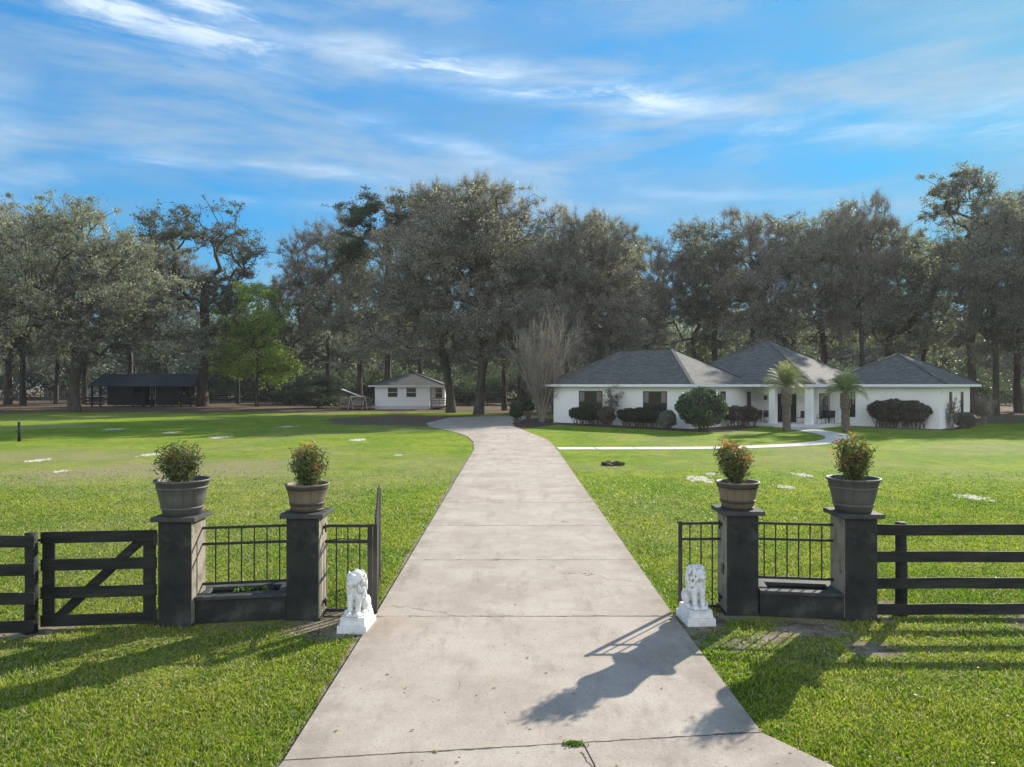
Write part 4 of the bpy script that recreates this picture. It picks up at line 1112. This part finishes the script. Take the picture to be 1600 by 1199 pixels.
leaf_oak = leafmat('live_oak_leaf', [(0.060, 0.065, 0.048), (0.133, 0.140, 0.109), (0.259, 0.259, 0.218), (0.379, 0.368, 0.354)], .42, .16)
leaf_mid = leafmat('winter_oak_leaf', [(0.078, 0.075, 0.066), (0.198, 0.185, 0.156), (0.328, 0.307, 0.308), (0.437, 0.395, 0.411)], .48, .22)
leaf_dark = leafmat('dark_leaf', [(0.035, 0.048, 0.034), (0.079, 0.101, 0.066), (0.165, 0.188, 0.127)], .28, .3)
leaf_for = leafmat('forest_leaf', [(0.084, 0.096, 0.085), (0.192, 0.201, 0.170), (0.340, 0.336, 0.323)], .48, .25)
leaf_brn = leafmat('brown_twig_leaf', [(0.111, 0.099, 0.095), (0.253, 0.226, 0.212), (0.338, 0.323, 0.326)], .5, .25)
leaf_lime = leafmat('lime_leaf', [(0.082, 0.122, 0.036), (0.217, 0.304, 0.078), (0.425, 0.528, 0.144)], .5, .3)
leaf_pine = leafmat('pine_leaf', [(0.013, 0.029, 0.016), (0.032, 0.061, 0.029), (0.056, 0.096, 0.045)], .2, .4)
twigm = mat('grey_twig', (.11, .10, .088), (.24, .22, .195), .6, .9)

# broad live oak
make_kind('live_oak', 21, 24.5, [(0, 0, -.2), (.05, 0, 1.5), (0, .1, 3.2), (.2, 0, 5.0), (.5, .2, 7.2), (.2, .3, 9.5)],
          [(0, 0, 14.5, 12.5, 11, 9.6), (-5, 0, 10.5, 8.5, 8, 6.0), (6.5, -1, 9.5, 7.2, 8, 6.4), (0, 0, 18, 8, 8, 6)], 175, 15, 1.10, .60, 70000, .130, .32, leaf_oak, alpha=.30, step=1.2, twig=25000, twl=.9, low=-.75)
# tall spreading winter oak (centre)
make_kind('winter_oak', 33, 27.5, [(0, 0, -.2), (-.15, 0, 2), (-.5, .1, 4.5), (-.9, 0, 7), (-.8, .2, 10), (-.2, 0, 13)],
          [(1.0, 0, 16, 10.5, 10, 11.0), (-6.0, -1, 9.5, 8, 8, 5.2), (5.5, 0, 12, 7.5, 8, 7), (1.5, 0, 21, 7.5, 7, 6.6)], 180, 14, 1.15, .52, 46000, .115, .34, leaf_mid, alpha=.22, step=1.2, twig=60000, twl=1.1, low=-.8)
# sparse tall oak whose dark limbs show
make_kind('sparse_oak', 45, 26, [(0, 0, -.2), (.1, 0, 3), (.1, 0, 6), (.3, .1, 9), (.2, 0, 12), (.3, 0, 14.5)],
          [(0, 0, 18.5, 7.0, 6.5, 7.5), (.5, 0, 11, 5.0, 5, 4.5)], 80, 12, .85, .50, 20000, .13, .30, leaf_dark, alpha=.2, step=1.0, twig=14000, low=-.7)
# upright forest trees
make_kind('twiggy_tree', 57, 22, [(0, 0, -.2), (0, 0, 3), (.2, 0, 6), (.1, .1, 9)],
          [(0, 0, 15.5, 5.2, 5, 7.2), (0, 0, 10, 4.2, 4, 4)], 75, 13, .85, .27, 13000, .11, .30, leaf_brn, alpha=.12, step=1.1, twig=26000, twl=1.1, low=-.6, minr=.02)
make_kind('forest_oak', 61, 21.5, [(0, 0, -.2), (.1, 0, 3), (0, 0, 5.5), (.3, .1, 8)],
          [(0, 0, 14.0, 6.4, 6, 7.6), (1.5, 0, 9, 5.4, 5, 5), (-2, 0, 17, 4, 4, 4)], 95, 14, .95, .33, 23000, .135, .32, leaf_for, alpha=.18, step=1.1, twig=20000, low=-.8, minr=.02)
make_kind('forest_oak_b', 67, 22, [(0, 0, -.2), (-.2, 0, 3), (-.1, 0, 6), (-.5, .1, 9)],
          [(-1, 0, 16.0, 5.6, 5.6, 6.2), (1.8, 0, 11, 5.4, 5, 5.5), (2, 0, 18, 3.6, 4, 3.6)], 85, 14, .95, .33, 21000, .135, .32, leaf_for, alpha=.18, step=1.1, twig=22000, low=-.8, minr=.02)
# layered tall tree at the right
make_kind('layered_tree', 71, 28, [(0, 0, -.2), (.1, 0, 4), (-.1, 0, 8), (.2, .1, 12), (.1, 0, 16), (.3, 0, 20)],
          [(0, 0, 23.4, 4.4, 4.2, 4.6), (-.5, 0, 25, 3.6, 3.4, 3.2), (-.6, 0, 16, 5.2, 4.5, 5), (1.2, 0, 10.5, 3.8, 4, 4)], 62, 14, .85, .38, 28000, .135, .30, leaf_for, alpha=.25, step=1.0, twig=9000, low=-.8)
make_kind('pine', 83, 28, [(0, 0, -.2), (0, 0, 5), (.1, 0, 10), (0, .1, 15), (.1, 0, 20), (.1, 0, 24)],
          [(0, 0, 23, 4.8, 4.5, 4.8), (-2, 0, 19.5, 4, 3, 3)], 34, 16, .6, .33, 34000, .15, .28, leaf_pine, alpha=.1, step=1.0, low=-.5, aspect=.22)
make_kind('lime_tree', 91, 17, [(0, 0, -.2), (0, 0, 2), (.1, 0, 4.5), (.1, 0, 7)],
          [(0, 0, 11.5, 4.6, 4.4, 5.2), (-1, 0, 6.5, 4.8, 4, 3.6), (2, 0, 5.5, 3.2, 3, 3)], 70, 14, .85, .18, 28000, .125, .34, leaf_lime, alpha=.12, step=1.0, twig=1500, low=-.9)
make_kind('understory', 97, 9, [(0, 0, -.2), (0, 0, 1.2), (.1, 0, 2.4)],
          [(0, 0, 4.4, 4.2, 4, 4.0), (1, 0, 2.2, 4.2, 4, 2.0)], 60, 7, .7, .14, 26000, .13, .5, leaf_dark, alpha=.1, step=.8, twig=2500, low=-.95)

def tree(kind, name, px, d, top=None, s=None, rz=0, label='', cat='tree', group='trees round the lawn', sw=1.0, z=0, x=None):
    tm, cm, tw, lm, bm, H = KINDS[kind]
    if x is None: x = (px - 800) / F * d
    if top is not None: s = (CAMH + (HY - top) / F * d) / H
    r = empty(name, (x, d, z), label, cat, group, R(rz)); r.scale = (s * sw, s * sw, s)
    for nm, me_, mm in (('trunk', tm, bm), ('crown', cm, lm), ('twigs', tw, twigm)):
        if me_ is None: continue
        o = bpy.data.objects.new(nm, me_); C.objects.link(o); o.parent = r
        if not me_.materials: me_.materials.append(mm)
    return r

tree('live_oak', 'oak_tree', 115, 84, 318, rz=20, label='huge spreading live oak with a thick trunk, left of the dark stable', group=None, cat='oak tree', sw=1.02)
tree('sparse_oak', 'oak_tree', 316, 104, 296, rz=40, label='tall open oak with dark bare limbs, rising at the right end of the dark stable', group=None, cat='oak tree', sw=1.08)
tree('lime_tree', 'leafy_tree', 401, 103, 440, rz=10, label='bright lime-green leafy tree right of the tall open oak', group=None)
tree('twiggy_tree', 'bare_tree', 512, 112, 338, rz=75, label='thin half-bare tree standing out left of the dark pine', group=None, sw=1.0)
tree('pine', 'pine_tree', 606, 104, 286, rz=0, label='dark green pine top showing behind the left side of the great central oak', group=None, cat='pine tree', sw=1.25)
tree('winter_oak', 'oak_tree', 705, 81, 266, rz=0, label='great central oak with leaning trunk right beside the white cottage', group=None, cat='oak tree', sw=.98)
tree('winter_oak', 'oak_tree', 748, 76, 268, rz=150, label='great oak with an upright dark trunk at the end of the driveway', group=None, cat='oak tree', sw=.92)
FG = 'woodland trees round the house'
def row(lst):
    for kind, px, d, top, rz, sw, lb in lst:
        nm = {'live_oak': 'oak_tree', 'twiggy_tree': 'bare_tree', 'forest_oak': 'forest_tree', 'forest_oak_b': 'forest_tree', 'sparse_oak': 'oak_tree', 'layered_tree': 'tall_tree', 'winter_oak': 'oak_tree'}[kind]
        tree(kind, nm, px, d, top, rz=rz, sw=sw, label=lb, group=FG)
row([
    ('forest_oak', 12, 112, 335, 30, 1.05, 'grey-green tree with a dark trunk at the far left edge, behind the live oak'),
    ('forest_oak_b', 36, 108, 345, 100, .9, 'second trunk from the left edge, tree behind the live oak'),
    ('twiggy_tree', 88, 118, 380, 0, .9, 'slim leaning tree just left of the live oak trunk'),
    ('forest_oak', 133, 116, 370, 200, .9, 'dark slim tree just right of the live oak trunk'),
    ('forest_oak_b', 205, 126, 380, 60, 1.0, 'tree rising behind the left half of the dark stable'),
    ('twiggy_tree', 262, 124, 372, 260, 1.0, 'bare-topped tree rising behind the right half of the dark stable'),
    ('forest_oak', 372, 118, 455, 10, .8, 'shorter tree between the tall open oak and the lime-green tree'),
    ('forest_oak_b', 452, 116, 430, 160, .8, 'grey-green tree just right of the lime-green tree'),
    ('forest_oak', 562, 104, 378, 300, 1.0, 'grey tree above the left end of the cottage deck'),
    ('forest_oak_b', 655, 102, 360, 240, 1.0, 'tree rising directly behind the white cottage roof'),
    ('twiggy_tree', 788, 88, 352, 130, 1.0, 'tree with a dark trunk at the right side of the driveway end'),
    ('forest_oak', 812, 80, 400, 170, .75, 'shaggy tree just behind the bare crepe myrtle'),
    ('winter_oak', 893, 74, 305, 15, .68, 'feathery narrow bare top right of the great oaks'),
    ('forest_oak_b', 868, 79, 372, 40, 1.0, 'grey-green tree behind the left end of the long house'),
    ('twiggy_tree', 955, 75, 352, 55, .9, 'thin upright tree above the left wing roof, leftmost of the bare ones'),
    ('twiggy_tree', 1012, 96, 366, 190, .9, 'thin bare tree at the low gap in the tree line'),
    ('forest_oak_b', 925, 81, 350, 333, .95, 'grey bushy crown above the left wing eave'),
    ('sparse_oak', 1118, 92, 340, 90, .85, 'dark-limbed open oak right of the low gap, above the left wing ridge'),
    ('forest_oak', 1085, 100, 345, 210, .8, 'bushy crown just right of the low gap in the tree line'),
    ('twiggy_tree', 1175, 90, 330, 250, 1.0, 'brownish twiggy tree directly above the central roof peak'),
    ('forest_oak', 1232, 88, 352, 120, .95, 'grey-green tree above the right slope of the central roof'),
    ('forest_oak_b', 1290, 92, 328, 15, .95, 'full tree above the valley between the central and right roofs'),
    ('twiggy_tree', 1347, 84, 305, 70, .72, 'slender pointed top standing above the canopy over the right roof'),
    ('forest_oak', 1385, 86, 345, 280, 1.0, 'full grey-green tree right above the right roof peak'),
    ('forest_oak_b', 1442, 90, 362, 200, .95, 'dense tree just left of the tallest layered tree'),
    ('layered_tree', 1518, 77, 266, 0, 1.05, 'tallest tree at the right, its leaves in open layers'),
    ('forest_oak', 1556, 74, 330, 45, .8, 'tree with a thick trunk just right of the tallest layered tree'),
    ('forest_oak_b', 1592, 82, 312, 300, .95, 'tree at the right edge of the picture, the nearer of two'),
    ('layered_tree', 1640, 92, 300, 100, 1.0, 'tree crown cut off by the right edge of the picture'),
    ('live_oak', -45, 96, 312, 70, .8, 'broad oak crown cut off by the left edge of the picture'),
])
# trees beyond the right edge whose shadows fall over the right-hand lawn
for i, (x, d, s) in enumerate(((52, 55, .95), (60, 62, 1.0), (70, 68, 1.0), (80, 60, 1.0), (58, 74, 1.0), (92, 72, 1.05))):
    tree('forest_oak' if i % 2 else 'forest_oak_b', 'forest_tree', 0, d, s=s, rz=60 * i, x=x, sw=1.1, label='tree standing beyond the right edge of the picture, shading the lawn', group='trees beyond the right edge')

# a far wood and the undergrowth between the trunks, nobody could count it
g = np.random.default_rng(5)
def mass(name, spots, per, size, spread, m, label):
    P = []
    for x, y, h, w_ in spots:
        k = int(per * w_ * h / 60); c_ = g.normal(size=(14, 3)); c_ = norm(c_) * (.55 + .45 * g.random((14, 1)))
        j = g.integers(0, 14, k); q = c_[j] * np.array([w_ * .5, w_ * .5, h * .5]) + g.normal(size=(k, 3)) * spread * np.array([1, 1, .7]) + np.array([x, y, h * .52])
        P.append(q)
    P = np.concatenate(P); P = P[P[:, 2] > 0]
    tag(link(name, quad_mesh(name, *leaf_quads(P, size, 3, .2, .6)), m), label, kind='stuff')
sp1 = []
for px in np.arange(-250, 1900, 26):
    for dd in (150, 172):
        d = dd + g.uniform(-9, 9)
        if 0 < px < 300 and dd == 150: continue
        sp1.append(((px - 800) / F * d, d, g.uniform(15, 21), g.uniform(9, 14)))
mass('far_wood', sp1, 900, .34, 1.6, leaf_for, 'far grey-green wood closing the view beyond the lawn')
sp2 = []
for px, dd, h in [(q, 112 + 10 * g.random(), g.uniform(3, 7)) for q in np.arange(440, 1000, 13)] + [(q, 96 + 20 * g.random(), g.uniform(4, 9)) for q in np.arange(900, 1540, 14)] + [(q, 141 + 6 * g.random(), g.uniform(1.5, 4.5)) for q in list(np.arange(320, 470, 14))] + [(q, 104 + 12 * g.random(), g.uniform(2.5, 6)) for q in np.arange(1570, 1800, 18)]:
    sp2.append(((px - 800) / F * dd, dd, h, h * 1.1))
mass('undergrowth', sp2, 3800, .15, .7, leaf_dark, 'dark undergrowth between the trunks behind the buildings')

# bare crepe myrtle beside the driveway end
def vase(name, px, d, H, W, nst, nseg, rb, m, label, cat, seed, group=None, leaves=0, lm=None, lsize=.05, twig=4000, twl=.5, spread=.5, base=.2, pw=1.4):
    g = np.random.default_rng(seed); r = empty(name, ((px - 800) / F * d, d, 0), label, cat, group)
    mb = MB(); T = []
    for i in range(nst):
        a = g.random() * 6.283; q = g.random() ** .5; hh = H * (.72 + .28 * g.random()) * (1 - .22 * q * q)
        pts = []
        for k in range(nseg + 1):
            u_ = k / nseg; rr = base * (1 - u_) * q + W * .5 * q * u_ ** pw
            pts.append(Vector((math.cos(a) * rr + g.normal() * .03 * H * u_ * .6, math.sin(a) * rr + g.normal() * .03 * H * u_ * .6, hh * u_)))
        mb.tube(pts, [rb * (1 - .85 * k / nseg) for k in range(nseg + 1)], 5, False)
        for k in range(2, nseg + 1):
            T.append((pts[k], (pts[k] - pts[k - 1]).normalized()))
            for _ in range(2):
                D = ((pts[k] - pts[k - 1]).normalized() + Vector(g.normal(size=3)) * .35).normalized(); e = pts[k] + D * H * .14
                mb.tube([pts[k], e], [rb * .25, rb * .1], 4, False); T.append((e, D))
    mb.build('stems', m, r)
    if twig:
        j = g.integers(0, len(T), twig); B = np.array([T[q][0] for q in j]); D0 = np.array([T[q][1] for q in j])
        D = norm(D0 + g.normal(size=(twig, 3)) * .42)
        B = B + g.normal(size=(twig, 3)) * .02 * H
        link('twigs', tri_mesh('twigs', *twigs_mesh(B, D, twl * (.5 + g.random(twig)), .011, g)), m, r)
    if leaves:
        j = g.integers(0, len(T), leaves); P = np.array([T[q][0] for q in j]) + g.normal(size=(leaves, 3)) * spread
        link('foliage', quad_mesh('foliage', *leaf_quads(P, lsize, seed, .2, .5)), lm, r)
    return r
vase('crepe_myrtle', 846, 60, 9.4, 7.4, 44, 9, .075, bark_pale, 'bare pale many-stemmed crepe myrtle at the left end of the long house', 'crepe myrtle', 3, twig=3200, twl=.6)

# clipped shrubs and hedges
leaf_hedge = leafmat('hedge_leaf', [(0.013, 0.022, 0.012), (0.034, 0.047, 0.023), (0.078, 0.094, 0.052)], .2, 2.5)
leaf_purp = leafmat('purple_leaf', [(0.039, 0.034, 0.026), (0.091, 0.078, 0.060), (0.169, 0.150, 0.117)], .25, 2)
leaf_cam = leafmat('camellia_leaf', [(0.014, 0.026, 0.012), (0.036, 0.060, 0.022), (0.102, 0.144, 0.062)], .15, 1.2, spec=.9)
def shrub(name, pts, W, D, z0, z1, label, cat, seed, lm, n=9000, size=.05, group=None, stems=9, shape='box', m=stemm, skirt=.35):
    """clipped shrub: leaf shell over a woody base; pts = two ends of its foot line"""
    (x0, y0), (x1, y1) = pts; L = math.hypot(x1 - x0, y1 - y0); a = math.atan2(y1 - y0, x1 - x0)
    g = np.random.default_rng(seed); r = empty(name, ((x0 + x1) / 2, (y0 + y1) / 2, 0), label, cat, group, a)
    v = norm(g.normal(size=(n, 3))); q = (.80 + .22 * g.random((n, 1))) ; q[g.random(n) < .25] *= .75
    if shape == 'box':
        e = 2.6; v = v / (np.abs(v) ** e).sum(1, keepdims=True) ** (1 / e)
    P = v * q * np.array([L / 2 + W / 2, D / 2, (z1 - z0) / 2]) + np.array([0, 0, (z0 + z1) / 2])
    bump = .05 * np.sin(P[:, 0] * 5 + seed) + .05 * np.sin(P[:, 1] * 7 + P[:, 0] * 3)
    lum = np.array([vnoise(P[:, 0] + 7 * seed + k * 13.3, P[:, 1] * 1.3 + P[:, 2] * 1.7 + 50, .55, seed + k) for k in range(3)]).T - .5
    P += lum * np.array([.45, .35, .35]) * min(1.0, .4 + .2 * (z1 - z0))
    P[:, 2] += bump * (z1 - z0) * .5; P += g.normal(size=P.shape) * .025
    lowz = z0 + (z1 - z0) * skirt * g.random(n) * (.5 + .5 * np.sin(P[:, 0] * 4 + seed) ** 2); P = P[P[:, 2] > np.minimum(lowz, z0 + .6)]
    link('foliage', quad_mesh('foliage', *leaf_quads(P, size, seed, .1, .55)), lm, r)
    mb = MB()
    for i in range(stems):
        xx = (-.5 + (i + .5) / stems) * (L + W * .3); b_ = Vector((xx + .05 * g.normal(), .06 * g.normal(), -.05))
        for _ in range(6):
            e_ = Vector((b_.x + g.normal() * .22, g.normal() * D * .22, z0 + (z1 - z0) * (.5 + .4 * g.random())))
            mb.tube([b_, b_.lerp(e_, .4) + Vector((g.normal() * .04, g.normal() * .04, 0)), e_], [.028, .018, .008], 5, False)
    mb.build('stems', m, r)
    return r
HG = 'clipped hedges along the house'
def onwing(px0, px1, off):
    """foot line parallel to the left wing wall, a little in front of it"""
    out = []
    for px in (px0, px1):
        k = (px - 800) / F; ox, oy = 12.6 - S2 * off, 50.35 - S2 * off; s_ = (ox - k * oy) / (S2 * (k + 1)); out.append((ox - S2 * s_, oy + S2 * s_))
    return out
shrub('hedge', onwing(898, 936, 1.1), .9, 1.1, .35, 1.42, 'dark clipped hedge under the left house window', 'hedge', 3, leaf_hedge, 15000, .06, HG, 10)
shrub('hedge', onwing(944, 950, 1.6), .7, 1.3, .2, 1.40, 'rounded purple-brown shrub at the right end of the hedge under the left window', 'shrub', 4, leaf_purp, 6000, .06, HG, 4)
shrub('hedge', onwing(974, 1026, 1.1), .9, 1.1, .35, 1.42, 'long dark clipped hedge under the second house window', 'hedge', 5, leaf_hedge, 20000, .06, HG, 12)
shrub('shrub', onwing(1038, 1046, 1.7), .7, 1.2, .15, 1.30, 'small olive-green shrub between the long dark hedge and the round camellia', 'shrub', 6, leaf_for, 6000, .06, HG, 3)
x, y = (1096 - 800) / F * 47.9, 47.9
shrub('camellia_bush', [(x - .01, y), (x + .01, y)], 3.15, 3.0, .25, 2.92, 'large round glossy green camellia bush in front of the house', 'bush', 8, leaf_cam, 24000, .075, None, 5, shape='round', skirt=.4)
shrub('shrub', [(16.2, 53.1), (17.9, 52.6)], .9, 1.2, .35, 1.55, 'twiggy dark shrub right of the round camellia, beside the porch', 'shrub', 12, leaf_purp, 9000, .05, HG, 9)
shrub('hedge', [G(1370, 668), G(1442, 671)], 1.0, 1.9, .45, 2.02, 'long rounded brown-topped hedge along the right wing of the house', 'hedge', 10, leaf_purp, 36000, .06, HG, 14)
x, y = G(1342, 665)
shrub('shrub', [(x - .3, y + .4), (x + .4, y + .4)], .6, 1.2, .55, 1.85, 'open twiggy shrub between the right palm and the long rounded hedge', 'shrub', 14, leaf_purp, 3200, .05, HG, 5)
x, y = G(807, 662)
shrub('topiary_shrub', [(x - .01, y), (x + .01, y)], 1.05, 1.1, .45, 1.62, 'dark vase-shaped clipped shrub at the right edge of the driveway end', 'shrub', 16, leaf_hedge, 9000, .05, 'clipped shrubs by the driveway end', 4)
x, y = (824 - 800) / F * 60, 60
shrub('topiary_shrub', [(x - .01, y), (x + .01, y)], 1.0, 1.0, .9, 1.75, 'second clipped shrub, just right of the vase-shaped one at the driveway end', 'shrub', 17, leaf_hedge, 5000, .05, 'clipped shrubs by the driveway end', 5)
vase('purple_shrub', 953, 53.9, 2.9, 2.1, 14, 5, .02, stemm, 'thin reddish-twigged shrub against the wall right of the left window', 'shrub', 5, twig=900, twl=.3, leaves=1500, lm=leaf_purp, lsize=.05, spread=.10)
vase('topiary_tree', 1490, 50.6, 1.95, .95, 7, 5, .03, bark_pale, 'thin little bare tree between the two narrow windows of the right wing', 'small tree', 7, twig=600, twl=.22, leaves=500, lm=leaf_purp, lsize=.045, spread=.07)
x, y = G(1513, 671)
shrub('shrub', [(x - .2, y + .6), (x + .4, y + .6)], .8, 1.0, .10, 1.25, 'loose grey-green shrub at the right corner of the house', 'shrub', 18, leaf_for, 4200, .06, HG, 5)
vase('bare_shrub', 1536, 56, 2.1, 1.9, 18, 5, .022, bark_pale, 'bare fan-shaped twiggy shrub on the lawn right of the house', 'shrub', 11, twig=2500, twl=.35)
# sprawling dark shrub left of the cottage deck
r = tree('understory', 'sprawling_shrub', 497, 96, s=.5, rz=30, sw=1.9, label='large sprawling grey shrub left of the cottage deck', cat='shrub', group=None)

# pindo palms
leaf_palm = leafmat('palm_leaf', [(0.133, 0.164, 0.077), (0.253, 0.284, 0.147), (0.399, 0.416, 0.252)], .35, 1.5)
palmbark = mat('palm_boots', (.10, .085, .07), (.26, .23, .19), 6, .95, 1.0, 8, stretch=(1, 1, 1.6), bdist=.08)
def palm(px, d, th, R_, label, seed, fr):
    g = np.random.default_rng(seed); r = empty('palm_tree', ((px - 800) / F * d, d, 0), label, 'palm tree', 'palms at the porch')
    mb = MB(); mb.tube([(0, 0, -.1), (0, 0, .5), (.02, 0, th * .6), (0, 0, th * .85), (0, 0, th)], [.27, .20, .19, .31, .20], 14)
    for k in range(110):                                    # leaf boots
        a = k * 2.4; z = .15 + (th - .3) * k / 110; q = .185 if z < th * .55 else .26
        M = Matrix.Translation((q * math.cos(a), q * math.sin(a), z)) @ Matrix.Rotation(a, 4, 'Z') @ Matrix.Rotation(.45, 4, 'Y')
        mb.box(-.04, -.055, -.02, .04, .055, .15, M)
    mb.build('trunk', palmbark, r)
    Q = [[], [], [], []]; mb = MB()
    for i in range(fr):
        a = i * 2.399 + .2 * g.normal(); el_ = math.radians(12 + 70 * ((i + .5) / fr) ** .8); L = R_ * (.85 + .3 * g.random())
        pts = []; D = Vector((math.cos(a) * math.cos(el_), math.sin(a) * math.cos(el_), math.sin(el_))); p_ = Vector((0, 0, th - .05)); n = 14
        for k in range(n + 1):
            pts.append(p_.copy()); p_ = p_ + D * (L / n); D = (D + Vector((0, 0, -.085 - .03 * (1 - el_)))).normalized()
        mb.tube(pts, [.022 * (1 - .8 * k / n) for k in range(n + 1)], 4, False)
        for k in range(2, n):
            T_ = (pts[k + 1] - pts[k]).normalized(); S = T_.cross(Vector((0, 0, 1))).normalized(); U = S.cross(T_)
            for h_ in (0, .33, .66):
                b_ = pts[k].lerp(pts[k + 1], h_)
                for sg in (-1, 1):
                    Dl = (S * sg * .75 + U * .45 + T_ * .6).normalized(); Ll = .66 * math.sin(math.pi * min(.97, (k + h_) / n) ** .8) * (.8 + .4 * g.random()) + .08
                    wv = T_ * .012; e_ = b_ + Dl * Ll + Vector((0, 0, -.22 * Ll)); m_ = b_ + Dl * Ll * .5
                    Q[0].append(b_ - wv); Q[1].append(m_ - wv * 1.3); Q[2].append(e_); Q[3].append(m_ + wv * 1.3)
    mb.build('frond_stalks', leaf_palm, r)
    link('fronds', quad_mesh('fronds', *[np.array(q) for q in Q]), leaf_palm, r)
palm(1229, 48.2, 3.0, 1.75, 'pindo palm with a thick trunk in front of the porch columns, the taller of two', 3, 42)
palm(1321, 47.4, 2.7, 1.5, 'pindo palm standing right of the porch, beside the curved path', 5, 38)

# bark mulch beds along the house
mulch = mat('mulch', (.045, .028, .020), (.10, .065, .045), 9, .95, 1, 20, bdist=.05)
def bed(poly):
    mb = MB(); n = len(poly); rr = random.Random(int(poly[0][0] * 100)); out = []
    for i in range(n):
        a, b_ = Vector(poly[i]), Vector(poly[(i + 1) % n]); k = max(1, int((b_ - a).length / .5))
        for j in range(k): p_ = a.lerp(b_, j / k); out.append((p_.x + rr.uniform(-.12, .12), p_.y + rr.uniform(-.12, .12)))
    mb.prism(out, -.02, .022); tag(mb.build('mulch_bed', mulch), kind='structure')
a0, a1 = onwing(868, 1082, 2.3); b0, b1 = onwing(866, 1078, -.2)
bed([a0, a1, (14.5, 47.2), (17.2, 51.4), (18.6, 53.2), (18.0, 55.2), b1, b0])
bed([G(800, 671), G(812, 672), a0, (3.2, 60.5), G(822, 658), G(803, 660)])
bed([(21.9, 54.2), (23.2, 53.5), (25.4, 54.3), (30.3, 48.9), (31.3, 49.8), (36.2, 54.8), (35.4, 55.5), (30.2, 50.2), (25.5, 55.0)])

# ------------------------------------------------------------------ thin morning haze round everything
hz = bpy.data.materials.new('haze'); hz.use_nodes = True
t = NT(hz.node_tree); t.n.clear()
pv = t.new('ShaderNodeVolumePrincipled'); pv.inputs['Color'].default_value = (.93, .95, 1, 1); pv.inputs['Density'].default_value = .00020; pv.inputs['Anisotropy'].default_value = .35
o_ = t.new('ShaderNodeOutputMaterial'); t.l.new(pv.outputs[0], o_.inputs['Volume'])
mb = MB(); mb.box(-1300, -600, -1.0, 1300, 1900, 36)
tag(mb.build('haze', hz), 'thin pale haze over the lawn and trees', kind='stuff')
